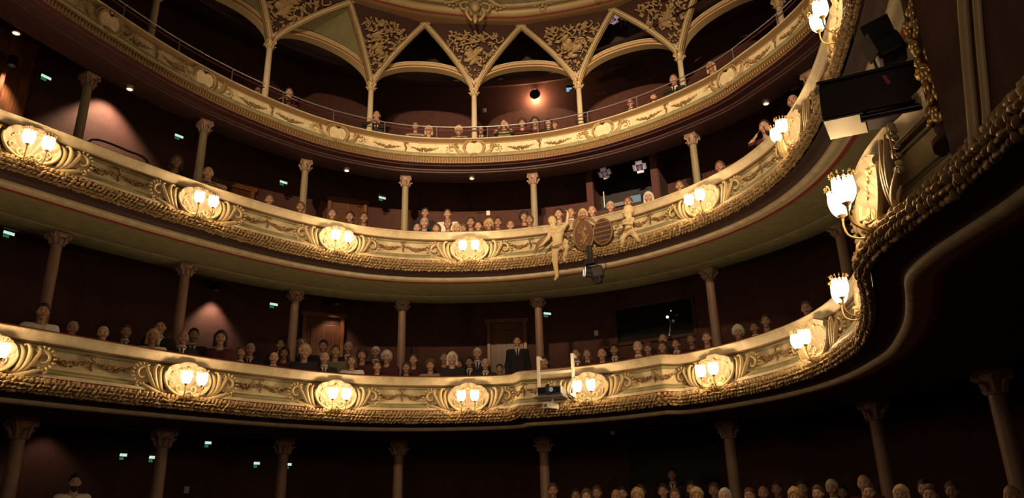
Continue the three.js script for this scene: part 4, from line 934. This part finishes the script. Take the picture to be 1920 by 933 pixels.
const audience = [   // x, head height, depth, tier, row setback, pose, hair, clothes, column to the left, count in that bay
  [-7.04, 4.74, 10.74, 1, 0.72, 0, 0, 3, 0, 1], [-6.78, 4.57, 11.12, 1, 0.72, 0, 3, 0, 1, 1], [-6.39, 4.52, 11.28, 1, 0.72, 2, 3, 2, 1, 2], [-6.61, 4.82, 12.36, 1, 1.3, 0, 1, 0, 1, 3], [-6.03, 4.67, 12.14, 1, 0.72, 1, 5, 3, 1, 4], [-6.25, 5.00, 12.80, 1, 1.3, 0, 0, 0, 1, 5], [-5.71, 4.74, 12.56, 1, 0.72, 0, 6, 0, 2, 1], [-5.86, 4.96, 13.30, 1, 1.3, 0, 0, 0, 2, 2], [-5.27, 4.84, 13.08, 1, 0.72, 1, 2, 1, 2, 3], [-5.00, 4.63, 13.38, 1, 0.72, 0, 1, 0, 2, 4], [-5.08, 4.85, 14.08, 1, 1.3, 0, 3, 0, 2, 5], [-4.44, 4.56, 13.56, 1, 0.72, 2, 6, 0, 2, 6], [-4.86, 5.20, 15.22, 1, 2.05, 0, 0, 0, 2, 7], [-4.55, 4.85, 14.50, 1, 1.3, 1, 0, 1, 2, 8], [-4.72, 5.39, 16.10, 1, 2.7, 0, 4, 0, 3, 1], [-4.05, 4.79, 14.16, 1, 0.72, 1, 5, 0, 3, 2], [-4.10, 5.25, 15.70, 1, 2.05, 0, 0, 0, 3, 3], [-3.71, 4.71, 14.38, 1, 0.72, 0, 6, 0, 3, 4], [-3.68, 4.99, 15.08, 1, 1.3, 0, 1, 4, 3, 5], [-3.62, 5.26, 15.96, 1, 2.05, 0, 3, 0, 3, 6], [-3.24, 4.69, 14.66, 1, 0.72, 1, 1, 3, 3, 7], [-3.18, 4.95, 15.32, 1, 1.3, 1, 2, 1, 3, 8], [-3.06, 5.19, 16.18, 1, 2.05, 0, 4, 0, 3, 9], [-2.77, 4.61, 14.86, 1, 0.72, 0, 1, 1, 3, 10], [-2.70, 4.93, 15.50, 1, 1.3, 1, 4, 1, 3, 11], [-2.21, 4.61, 15.04, 1, 0.72, 1, 2, 1, 4, 1], [-2.15, 4.89, 15.64, 1, 1.3, 0, 1, 1, 4, 2], [-1.73, 4.66, 15.12, 1, 0.72, 1, 1, 2, 4, 3], [-1.51, 4.93, 15.72, 1, 1.3, 0, 1, 1, 4, 4], [-1.29, 4.80, 15.16, 1, 0.72, 1, 4, 0, 4, 5], [-1.25, 4.94, 16.50, 1, 2.05, 1, 2, 0, 4, 6], [-0.97, 4.83, 15.76, 1, 1.3, 0, 0, 0, 4, 7], [-0.84, 5.17, 16.50, 1, 2.05, 0, 4, 0, 4, 8], [-0.61, 4.66, 15.18, 1, 0.72, 0, 3, 0, 4, 9], [-0.33, 4.67, 15.74, 1, 1.3, 0, 0, 0, 4, 10], [0.06, 5.42, 16.44, 1, 2.05, 4, 0, 0, 4, 11], [0.60, 4.63, 14.98, 1, 0.72, 0, 0, 1, 5, 1], [1.23, 4.74, 14.80, 1, 0.72, 0, 2, 0, 5, 2], [1.50, 4.85, 15.32, 1, 1.3, 1, 1, 1, 5, 3], [1.72, 4.68, 14.60, 1, 0.72, 0, 6, 1, 5, 4], [2.04, 4.87, 15.10, 1, 1.3, 0, 0, 0, 5, 5], [2.38, 4.71, 14.24, 1, 0.72, 0, 3, 0, 5, 6], [2.67, 4.80, 14.76, 1, 1.3, 1, 1, 1, 5, 7], [2.80, 4.65, 13.96, 1, 0.72, 1, 2, 1, 5, 8], [3.11, 5.11, 15.36, 1, 2.05, 0, 6, 0, 5, 9], [3.16, 4.80, 14.40, 1, 1.3, 0, 0, 0, 5, 10], [3.61, 5.02, 15.00, 1, 2.05, 0, 1, 1, 5, 11], [3.49, 4.66, 13.32, 1, 0.72, 0, 1, 1, 5, 12], [3.93, 4.63, 12.84, 1, 0.72, 1, 4, 0, 6, 1], [4.35, 4.80, 13.22, 1, 1.3, 0, 0, 0, 6, 2], [4.80, 5.08, 13.88, 1, 2.05, 0, 1, 1, 6, 3], [4.67, 4.68, 11.54, 1, 0.72, 0, 1, 1, 6, 4],
  [-6.05, 7.89, 12.12, 2, 0.72, 1, 1, 0, 1, 1], [-5.56, 7.78, 12.38, 2, 0.72, 2, 6, 2, 2, 1], [-4.80, 7.74, 13.56, 2, 0.72, 0, 1, 0, 2, 2], [-4.29, 7.74, 13.96, 2, 0.72, 0, 1, 0, 2, 3], [-3.74, 7.75, 14.38, 2, 0.72, 1, 1, 1, 3, 1], [-3.55, 8.00, 15.16, 2, 1.3, 0, 0, 1, 3, 2], [-3.14, 7.78, 14.70, 2, 0.72, 0, 2, 1, 3, 3], [-2.05, 7.65, 15.06, 2, 0.72, 0, 6, 1, 4, 1], [-1.97, 8.02, 15.68, 2, 1.3, 0, 3, 2, 4, 2], [-2.05, 8.59, 16.42, 2, 2.05, 4, 0, 0, 4, 3], [-1.64, 7.66, 15.14, 2, 0.72, 1, 1, 3, 4, 4], [-1.52, 8.57, 16.48, 2, 2.05, 4, 2, 3, 4, 5], [-1.44, 8.02, 15.74, 2, 1.3, 0, 6, 2, 4, 6], [-1.19, 7.66, 15.16, 2, 0.72, 1, 5, 2, 4, 7], [-1.20, 8.44, 17.14, 2, 2.7, 1, 1, 2, 4, 8], [-0.92, 8.04, 15.76, 2, 1.3, 0, 0, 2, 4, 9], [-0.72, 7.71, 15.18, 2, 0.72, 0, 2, 1, 4, 10], [-0.51, 7.96, 15.74, 2, 1.3, 1, 5, 2, 4, 11], [-0.29, 7.77, 15.14, 2, 0.72, 0, 2, 2, 4, 12], [-0.02, 7.91, 15.70, 2, 1.3, 0, 6, 2, 4, 13], [0.31, 8.40, 16.40, 2, 2.05, 1, 0, 1, 4, 14], [0.40, 7.76, 15.04, 2, 0.72, 0, 1, 1, 4, 15], [1.03, 7.81, 14.86, 2, 0.72, 0, 0, 1, 5, 1], [1.34, 8.05, 15.38, 2, 1.3, 0, 1, 0, 5, 2], [1.53, 7.72, 14.68, 2, 0.72, 1, 5, 1, 5, 3], [1.79, 8.00, 15.20, 2, 1.3, 0, 6, 0, 5, 4], [2.09, 7.76, 14.42, 2, 0.72, 0, 3, 0, 5, 5], [2.54, 8.03, 14.84, 2, 1.3, 0, 1, 1, 5, 6], [2.81, 7.74, 13.94, 2, 0.72, 1, 4, 1, 5, 7], [3.35, 7.75, 13.46, 2, 0.72, 0, 1, 1, 5, 8], [3.98, 7.81, 12.78, 2, 0.72, 0, 1, 1, 6, 1], [4.48, 7.98, 11.58, 2, 0.72, 3, 0, 1, 6, 2], [4.82, 8.15, 11.04, 2, 0.72, 0, 6, 1, 6, 3],
  [-5.41, 10.51, 13.96, 3, 0.6, 0, 1, 1, 1, 1], [-4.83, 10.64, 14.26, 3, 0.6, 2, 2, 1, 2, 1], [-3.11, 10.70, 15.44, 3, 0.6, 2, 6, 0, 3, 1], [-2.26, 10.68, 15.96, 3, 0.6, 0, 1, 2, 3, 2], [-2.00, 10.86, 16.48, 3, 1.05, 1, 5, 0, 3, 3], [-1.22, 10.62, 16.10, 3, 0.6, 1, 5, 2, 3, 4], [-0.68, 10.60, 16.10, 3, 0.6, 0, 6, 0, 4, 1], [-0.11, 10.66, 15.92, 3, 0.6, 3, 1, 4, 4, 2], [0.33, 10.71, 16.02, 3, 0.6, 1, 2, 1, 4, 3], [0.66, 10.97, 16.42, 3, 1.05, 1, 0, 1, 4, 4], [0.96, 10.63, 15.90, 3, 0.6, 1, 0, 0, 4, 5], [1.14, 10.81, 16.32, 3, 1.05, 0, 1, 1, 4, 6], [2.83, 10.63, 15.08, 3, 0.6, 0, 1, 0, 5, 1], [3.30, 10.57, 14.74, 3, 0.6, 0, 1, 1, 5, 2], [3.72, 10.81, 14.42, 3, 0.6, 0, 1, 0, 5, 3], [4.39, 10.69, 13.78, 3, 0.6, 1, 5, 1, 6, 1],
  [-6.66, 2.34, 11.68, 0, 0.95, 5, 0, 3, 1, 1], [0.67, 2.17, 15.20, 0, 0.95, 0, 1, 1, 5, 1], [1.10, 2.06, 15.08, 0, 0.95, 0, 0, 0, 5, 2], [1.24, 2.02, 14.34, 0, 0.3, 1, 1, 1, 5, 3], [1.49, 2.09, 14.94, 0, 0.95, 0, 1, 0, 5, 4], [1.75, 2.00, 14.14, 0, 0.3, 0, 6, 2, 5, 5], [1.95, 2.06, 14.76, 0, 0.95, 0, 0, 0, 5, 6], [2.10, 1.98, 13.92, 0, 0.3, 1, 5, 1, 5, 7], [2.45, 2.12, 15.74, 0, 2.05, 0, 1, 1, 5, 8], [2.64, 2.07, 14.34, 0, 0.95, 0, 2, 1, 5, 9], [3.17, 2.45, 16.08, 0, 2.7, 4, 0, 0, 5, 10], [2.68, 1.97, 13.52, 0, 0.3, 0, 1, 0, 5, 11], [3.09, 2.09, 14.02, 0, 0.95, 1, 0, 1, 5, 12], [2.99, 1.94, 13.22, 0, 0.3, 1, 5, 2, 5, 13], [3.41, 2.04, 13.72, 0, 0.95, 0, 1, 1, 5, 14], [3.36, 1.92, 12.84, 0, 0.3, 1, 4, 2, 5, 15], [3.66, 1.91, 12.50, 0, 0.3, 0, 1, 1, 6, 1], [4.05, 1.95, 13.04, 0, 0.95, 0, 6, 2, 6, 2], [4.62, 2.05, 14.06, 0, 2.05, 0, 1, 1, 6, 3], [4.12, 1.86, 11.76, 0, 0.3, 1, 5, 0, 6, 4], [4.49, 1.99, 12.42, 0, 0.95, 0, 2, 1, 6, 5], [4.30, 1.88, 11.32, 0, 0.3, 0, 1, 1, 6, 6], [4.75, 1.97, 11.92, 0, 0.95, 0, 4, 0, 6, 7], [5.38, 1.93, 13.08, 0, 2.05, 0, 0, 0, 6, 8], [4.98, 2.00, 11.32, 0, 0.95, 0, 6, 1, 6, 9], [4.52, 1.85, 10.16, 0, 0.3, 0, 1, 1, 6, 10], [4.48, 1.79, 9.24, 0, 0.3, 1, 5, 2, 7, 1], [5.17, 1.87, 10.02, 0, 0.95, 0, 2, 1, 7, 2], [4.30, 1.76, 8.24, 0, 0.3, 0, 1, 1, 7, 3], [5.15, 1.82, 9.36, 0, 0.95, 0, 1, 0, 7, 4], [4.80, 1.72, 7.70, 0, 0.95, 0, 6, 1, 8, 1]
];
const TIERNAME = ['ground tier', 'lower balcony', 'middle balcony', 'top gallery'];
const FLOORS = [.72, Y1 - .85, Y2 - .85, Y3 - .62];
seed = 4242;
const POSES = ['m', 'w', 'l', 'c', 'S', 'B'], HAIRS = ['k', 'b', 'd', 'g', 'w', 'y', 'h'], CLOTHES = ['k', 'r', 'c', 'w', 'o'];
audience.forEach(([x, y, d, t, u, pn, hn, cn, bay, count], i) => {
  let pk = POSES[pn]; const hk = HAIRS[hn], ck = CLOTHES[cn], bearded = pk === 'B'; const woman = pk === 'w';
  if (pk === 'B') pk = 'S'; if (woman) pk = 'm';
  const K = KIT[pk], who = woman ? 'woman' : 'man';
  const hairWord = HC[hk][3] === 'balding' ? 'balding' : HC[hk][3] + ' haired';
  const pose = pk === 'l' ? ' leaning forward' : pk === 'c' ? ' with hand at chin' : pk === 'S' ? ' standing' : '';
  const place = bay === 0 ? `left of first ${TIERNAME[t]} column` : `${ORD[count - 1]} right of ${ORD[bay - 1]} ${TIERNAME[t]} column`;
  const o = thing('person', `${hairWord} person in ${CC[ck][3]}${pose}, ${place}`, 'person', `audience on the ${TIERNAME[t]}`);
  const rise = t === 0 ? 0 : t === 3 ? (u > .6 ? .12 : 0) : u > 1.5 ? .32 : u > .85 ? .16 : 0, fl = FLOORS[t] + rise;
  let k = (y - fl) / K.hd[1]; k = Math.min(1.14, Math.max(.86, k));
  o.position.set(x, y - K.hd[1] * k, -d); o.scale.setScalar(k);
  o.rotation.y = Math.atan2(-1.5 - x + rr(-1.5, 1.5), d - 2);
  o.position.x -= Math.sin(o.rotation.y) * K.hd[2] * k; o.position.z -= Math.cos(o.rotation.y) * K.hd[2] * k;   // the head, not the seat, is where it was measured
  mesh('body', K.skin, skinM[i % 3], o);
  const c = mesh('clothing', K.cloth, clothM[ck], o);
  if (!woman && ck === 'k') { mesh('shirt', K.shirt, clothM.w, c); mesh('tie', K.tie, clothM.k, c); }
  const hs = hk === 'h' ? HAIR.rim : woman ? (i % 3 === 0 ? HAIR.full : HAIR.bob) : HAIR.short;
  const h = mesh('hair', hs, hairM[hk], o); h.position.set(...K.hd);
  if (bearded) { const b = mesh('beard', HAIR.beard, hairM.k, o); b.position.set(...K.hd); }
});

// ------------------------------------------------------------------ figure group on the middle balcony
function statueGeo(J, lo, hi, cell, k) {
  const B = J.bones, hd = J.head, hr = J.headR;
  const hands = J.hands.map(h => handField(h[0].map(v => v / k), h[1], h[2]));
  return surfaceNets((x, y, z) => {
    let d = 9; for (const b of B) d = smin(d, cap(x, y, z, ...b.slice(0, 4)), b[4] || .04);
    let hx = (x - hd[0]) / hr, hy = (y - hd[1]) / hr, hz = (z - hd[2]) / hr; const c = Math.cos(J.turn), s = Math.sin(J.turn);
    const qx = hx * c - hz * s, qz = hx * s + hz * c;
    d = smin(d, headField(qx, hy, qz) * hr, .02);
    let hair = ell(qx, hy, qz, [0, .055, -.025], [.086, .1, .1]) * hr; hair = smax(hair + .006 * Math.sin(x * 70) * Math.sin(y * 80) * Math.sin(z * 75), (qz * .8 - hy * .8 - .0) * hr, .02);
    d = Math.min(d, hair);
    for (const h of hands) d = smin(d, h(x / k, y / k, z / k) * k, .015);
    return d;
  }, lo, hi, cell);
}
{ // local frame: x to the right along the front, y up, z into the hall
  const sg = middle.nearest(.95, 14.15);
  const o = thing('statue', 'gilded plaster youth with raised arm at left of the oval shields', 'statue');
  const g = statueGeo({
    head: [-.10, .52, .14], headR: 1.12, turn: .7,
    bones: [[[.02, -.1, .12], [.04, .04, .12], .09, .075, .06], [[.04, .04, .12], [.06, .2, .12], .075, .11, .06], [[-.05, -.1, .12], [-.03, .04, .12], .085, .075, .06], [[-.03, .04, .12], [-.06, .2, .12], .075, .105, .06], [[-.10, .24, .2], [-.05, .22, .215], .048, .05, .015], [[.05, .22, .215], [.11, .25, .2], .05, .048, .015], [[-.02, .13, .195], [-.02, .0, .19], .03, .032, .02], [[.035, .13, .195], [.035, .0, .19], .03, .032, .02], [[-.14, .31, .12], [.15, .33, .12], .065, .065, .1],
    [[-.03, .33, .12], [-.08, .44, .12], .055, .05, .05], [[.15, .33, .12], [.27, .42, .15], .058, .048, .05], [[.27, .42, .15], [.30, .64, .15], .046, .034, .03],
    [[-.15, .31, .12], [-.23, .1, .16], .056, .046, .05], [[-.23, .1, .16], [-.36, -.05, .2], .044, .033, .03],
    [[-.06, -.14, .12], [-.07, -.5, .2], .1, .07, .08], [[-.07, -.5, .2], [-.06, -.88, .12], .068, .045, .05], [[-.06, -.88, .12], [-.09, -.99, .2], .04, .028, .03],
    [[.05, -.14, .13], [.24, -.22, .26], .1, .07, .08], [[.24, -.22, .26], [.16, -.5, .14], .066, .044, .05], [[.16, -.5, .14], [.17, -.56, .24], .04, .028, .03]],
    hands: [[[.30, .64, .15], [0, 1, 0], [-1, 0, 0]], [[-.36, -.05, .2], [-.8, -.5, .2], [0, -1, 0]]]
  }, [-.6, -1.1, -.06], [.5, .92, .42], .0125, 1.0);
  mesh('figure', g, M.statue, o);
  const wl = [], wr2 = [];
  for (let i = 0; i < 7; i++) wl.push(tube([[-.12, .24 - i * .012, .06], [-.34 - i * .03, .16 - i * .035, .09], [-.56 - i * .012, .02 - i * .05, .09]], t => .034 * Math.sin(Math.PI * (.1 + .75 * t)) + .004, 6, 12, .6));
  for (let i = 0; i < 4; i++) wr2.push(tube([[.1, .22, .02], [.24 + i * .02, .2 - i * .05, .03], [.34 + i * .01, .1 - i * .06, .03]], t => .024 * Math.sin(Math.PI * (.1 + .75 * t)) + .004, 6, 12, .6));
  mesh('wing', wl, M.bronze, o); mesh('wing', wr2, M.bronze, o);
  mesh('loincloth', [tube([[-.17, -.12, .16], [-.06, -.19, .25], [.08, -.16, .26], [.2, -.12, .16]], t => .035, 7, 16, .8), tube([[.12, -.13, .24], [.2, -.26, .3], [.16, -.36, .26]], t => .03 * (1 - .6 * t) + .006, 7, 10), tube([[-.17, -.12, .12], [-.3, -.22, .1], [-.34, -.36, .06], [-.28, -.46, .05]], t => .03 * (1 - .5 * t), 7, 12)], M.leafDark, o);
  stand(o, middle, sg, -.02, Y2 - .42); o.scale.setScalar(.82);
  const o2 = thing('statue', 'small plaster putto at right of the oval shields', 'statue');
  const g2 = statueGeo({
    head: [.02, .40, .15], headR: 1.3, turn: -.5,
    bones: [[[.0, -.08, .12], [.01, .1, .13], .1, .095, .08], [[-.09, .2, .13], [.12, .19, .13], .05, .05, .08], [[0, .18, .13], [.01, .28, .13], .05, .046, .05],
    [[-.1, .19, .13], [-.16, .06, .18], .05, .042, .04], [[-.16, .06, .18], [-.22, .0, .22], .04, .032, .03], [[.12, .19, .13], [.12, .07, .22], .05, .042, .04], [[.12, .07, .22], [-.02, .08, .28], .04, .03, .03],
    [[-.05, -.1, .13], [-.16, -.25, .2], .085, .06, .06], [[-.16, -.25, .2], [-.19, -.42, .14], .056, .038, .04], [[-.19, -.42, .14], [-.2, -.45, .22], .034, .026, .03],
    [[.06, -.1, .13], [.17, -.24, .2], .085, .06, .06], [[.17, -.24, .2], [.26, -.4, .18], .056, .038, .04], [[.26, -.4, .18], [.29, -.44, .25], .034, .026, .03]],
    hands: [[[-.22, 0, .22], [-.8, -.3, .3], [0, -1, 0]], [[-.02, .08, .28], [-1, .1, 0], [0, 0, -1]]]
  }, [-.4, -.56, -.05], [.42, .66, .42], .012, .7);
  mesh('figure', g2, M.statue, o2);
  mesh('drapery', [tube([[-.14, -.03, .18], [0, -.08, .24], [.12, -.04, .2]], .026, 7, 12), tube([[-.02, -.06, .25], [-.03, -.14, .26]], t => .03 * (1 - .6 * t), 7, 8)], M.leafDark, o2);
  stand(o2, middle, middle.nearest(2.3, 13.42), -.02, Y2 - .45); o2.scale.setScalar(.8);
  // two oval shields
  const oval = (rx, ry) => { const s = new THREE.Shape(); s.absellipse(0, 0, rx, ry, 0, Math.PI * 2); return new THREE.ExtrudeGeometry(s, { depth: .05, bevelEnabled: true, bevelSize: .012, bevelThickness: .02, bevelSegments: 2, curveSegments: 32 }); };
  const ovalRing = (rx, ry, r) => { const p = []; for (let i = 0; i <= 32; i++) { const a = i / 32 * Math.PI * 2; p.push(V(rx * Math.cos(a), ry * Math.sin(a), .07)); } return tube(p, r, 7, 64); };
  const a = thing('shield', 'oval mottled rust brown shield beside the plaster youth', 'shield');
  mesh('plate', oval(.19, .30), M.shieldA, a); mesh('rim', ovalRing(.2, .31, .022), M.bronze, a);
  mesh('crest', [tube([[-.2, .2, .08], [-.1, .34, .1], [.06, .36, .1], [.2, .28, .08], [.26, .2, .06]], t => .03 * Math.sin(Math.PI * (.15 + .7 * t)) + .006, 7, 18), spiral(-.26, .02, .08, .1, .02, 1.2, 6, .018), spiral(-.24, -.14, .06, .08, .02, 4.6, 0, .016), blob(.02, .35, .1, .08, .05, .05)], M.bronze, a);
  seed = 88; const lion = [blob(0, 0, .072, .05, .13, .014, .3), blob(.03, .12, .075, .05, .045, .016, 0), blob(-.03, -.12, .072, .07, .03, .014, -.5)]; for (let i = 0; i < 22; i++) lion.push(blob(rr(-.1, .1), rr(-.2, .2), .075, rr(.02, .05), rr(.015, .03), .014, rr(-1.5, 1.5), 0, 6)); mesh('relief', lion, M.leafDark, a);
  stand(a, middle, middle.nearest(1.5, 13.93), .12, Y2 - .42); a.rotateZ(.06);
  const b = thing('shield', 'oval dark shield with horizontal bars beside the small putto', 'shield');
  mesh('plate', oval(.19, .25), M.shieldB, b); mesh('rim', ovalRing(.2, .26, .02), M.bronze, b);
  for (let i = -2; i <= 2; i++) mesh('bar', rbox(.36 * Math.sqrt(1 - (i * .095 / .25) ** 2), .034, .02, .008, 0, i * .095, .078), M.bronze, b);
  mesh('side_scroll', [spiral(.28, .06, .06, .09, .02, 2.6, -2.4, .018), spiral(.33, -.08, .05, .07, .02, 1.5, -3, .014)], M.bronze, b);
  stand(b, middle, middle.nearest(1.86, 13.72), .14, Y2 - .44);
  // stage spot hanging below the shields
  const sp = thing('stage_spotlight', 'black stage spotlight hanging below the oval shields', 'stage light');
  mesh('bracket', [rbox(.1, .36, .08, .015, 0, .34, 0), rbox(.2, .12, .1, .015, 0, .2, 0)], M.black, sp);
  mesh('yoke', tube([[-.12, 0, 0], [-.13, .12, 0], [0, .17, 0], [.13, .12, 0], [.12, 0, 0]], .014, 6, 20), M.black, sp);
  const body = mesh('lamp_body', [cyl(.10, .11, V(.16, -.03, -.1), V(-.1, 0, .03), 18), rbox(.24, .24, .22, .04, .1, -.03, -.06, 0, .4, .2), rbox(.14, .16, .14, .03, .12, -.17, -.06)], M.black, sp);
  mesh('lens', cyl(.095, .095, V(-.1, 0, .03), V(-.125, .004, .045), 20), M.lensGlow, body);
  mesh('lens_ring', (() => { const t = new THREE.TorusGeometry(.1, .012, 6, 24); t.lookAt(V(-.9, .1, .45)); t.translate(-.12, .003, .043); return t; })(), M.steel, body);
  mesh('cable', tube([[.18, -.06, -.1], [.3, .02, -.05], [.26, .2, .0], [.05, .34, .02]], .008, 5, 20), M.black, sp);
  stand(sp, middle, middle.nearest(1.6, 13.86), .22, Y2 - 1.2);
}

// ------------------------------------------------------------------ projector and camera on the lower balcony
{
  const s = lower.nearest(.78, 13.95);
  const o = thing('projector', 'grey projector with dark lens hung on a cream frame at the lower balcony', 'projector');
  mesh('case', rbox(.46, .15, .4, .02, -.04, 0, 0), M.steel, o);
  mesh('front', box(.42, .11, .01, -.04, .0, .203), M.blackGloss, o);
  mesh('lens', [cyl(.06, .06, V(-.02, 0, .2), V(-.02, 0, .28), 18), blob(-.06, .03, .21, .05, .09, .03)], M.black, o);
  mesh('lens_glass', blob(.02, 0, .28, .04, .045, .02), M.screenGlow, o);
  mesh('base_plate', rbox(.5, .03, .42, .008, -.04, -.1, 0), M.steel, o);
  stand(o, lower, s, .26, Y1 - .47);
  const f = thing('hanging_frame', 'cream painted metal frame holding the projector over the ledge', 'frame');
  for (const x of [-.33, .33]) mesh('upright', rbox(.055, .82, .05, .006, x, -.19, .05), M.whitePaint, f);
  for (const x of [-.33, .33]) mesh('hook', rbox(.055, .05, .3, .006, x, .2, -.08), M.whitePaint, f);
  mesh('cross_bar', rbox(.66, .05, .04, .006, 0, -.1, .05), M.whitePaint, f);
  mesh('shelf_bar', [rbox(.05, .04, .45, .006, .33, -.58, .22), rbox(.05, .04, .45, .006, -.33, -.58, .22)], M.whitePaint, f);
  mesh('brace', [cyl(.015, .015, V(.33, -.56, .42), V(.33, -.25, .07), 8)], M.whitePaint, f);
  stand(f, lower, s, .02, Y1 + .02);
  const c = thing('surveillance_camera', 'boxy cream camera with dark square lens under the projector', 'camera');
  mesh('housing', rbox(.13, .11, .3, .02, 0, 0, 0), M.plastic, c); mesh('hood', rbox(.07, .06, .02, .006, 0, 0, .152), M.black, c); mesh('mount', cyl(.02, .02, V(0, .05, -.05), V(0, .14, -.05), 10), M.plastic, c);
  stand(c, lower, lower.nearest(.72, 13.98), .24, Y1 - .72); c.rotation.y += -.5;
  const b = thing('pendant_bulb', 'small clear glass bulb hanging under the lower balcony', 'bulb');
  b.position.set(1.9, 3.32, -15.2); mesh('glass', new THREE.LatheGeometry([[0, -.13], [.035, -.12], [.05, -.09], [.045, -.05], [.025, -.01], [.022, .03]].map(p => new THREE.Vector2(...p)), 14), M.plastic, b); mesh('socket', cyl(.022, .022, V(0, .02, 0), V(0, .08, 0), 10), M.brass, b);
}

// ------------------------------------------------------------------ dark stage side things at the right
{
  const o = thing('speaker_cabinet', 'large dark box jutting over the balcony ledge at right', 'speaker');
  o.position.set(2.74, 4.41, -4.72); o.rotation.set(0, -.52, -.06, 'YXZ');
  mesh('cabinet', rbox(.86, .29, .34, .02), M.blackBox, o);
  mesh('under_panel', box(.26, .012, .32, -.29, -.152, 0), M.greyPanel, o);
  mesh('top_lip', rbox(.88, .025, .36, .008, 0, .155, 0), M.black, o);
  mesh('red_sticker', box(.025, .08, .006, .02, .06, .173, 0, 0, .35), M.pinkLabel, o);
  mesh('tube_lamp', [cyl(.028, .028, V(-.17, -.175, .13), V(.42, -.175, .13), 12), cyl(.034, .034, V(-.18, -.175, .13), V(-.14, -.175, .13), 12)], M.blackGloss, o);
  const f = thing('stage_floodlight', 'dark stage floodlight with flaps standing on the dark box', 'stage light');
  f.position.set(2.86, 4.82, -4.75); f.rotation.set(0, -.5, .25);
  mesh('housing', rbox(.2, .18, .24, .03, 0, .02, 0), M.black, f); mesh('flap', box(.2, .14, .01, -.02, .14, .16, .6), M.black, f); mesh('flap', box(.01, .18, .14, -.13, .02, .16, 0, .5), M.black, f);
  mesh('yoke', tube([[-.12, .02, 0], [-.12, -.14, 0], [.12, -.14, 0], [.12, .02, 0]], .012, 6, 20), M.steel, f);
}
{
  const o = thing('garland_column', 'dark column wound with a spiral gilded leaf garland at right', 'column');
  o.position.set(2.85, Y1 - .56, -4.14);
  mesh('shaft', new THREE.LatheGeometry([[0, 0], [.2, 0], [.2, .05], [.15, .08], [.17, .14], [.15, .18], [.17, .3], [.18, .6], [.17, 2.4]].map(p => new THREE.Vector2(...p)), 24), M.wall, o);
  const l = []; seed = 313;
  for (let i = 0; i < 95; i++) { const a = i * .33 + 2, y = .1 + i * .019, r = .18; const g = new THREE.SphereGeometry(1, 7, 5); g.scale(.05, .024, .024); g.rotateZ(-.6 + rr(-.3, .3)); g.rotateY(Math.PI / 2 - a); g.translate(Math.cos(a) * r, y + rr(-.02, .02), Math.sin(a) * r); l.push(g); }
  for (let i = 0; i < 60; i++) { const y = .15 + i * .03, a = 3.0 + rr(-.35, .35), r = .185; l.push(blob(Math.cos(a) * r, y, Math.sin(a) * r, .028, .05 * rr(.6, 1), .03, rr(-.8, .8), 0, 6)); }
  mesh('leaf_garland', l, M.brass, o);
  mesh('cord', tube([[-.1, .02, .18], [-.02, -.0, .22], [.02, -.14, .2], [.01, -.3, .2]], .014, 6, 16), M.gold, o);
  const w = structure('wall_proscenium', 'dark proscenium pier with gilded mouldings at the right edge', 'wall');
  mesh('pier', [box(.84, 9, .95, 3.08, Y1 + 3.8, -3.575)], M.wall, w);
  for (const [dz, r] of [[0, .034], [-.125, .024]]) mesh('gilt_moulding', tube([[2.65, Y1 - .78, -3.82 - dz], [2.65, Y1 - .66, -3.78 - dz], [2.65, Y1 - .2, -3.66 - dz], [2.65, Y1 + .27, -3.52 - dz], [2.65, Y1 + .92, -3.3 - dz]], r, 10, 40), M.paleGold, w);
}
renderer.render(scene, camera);
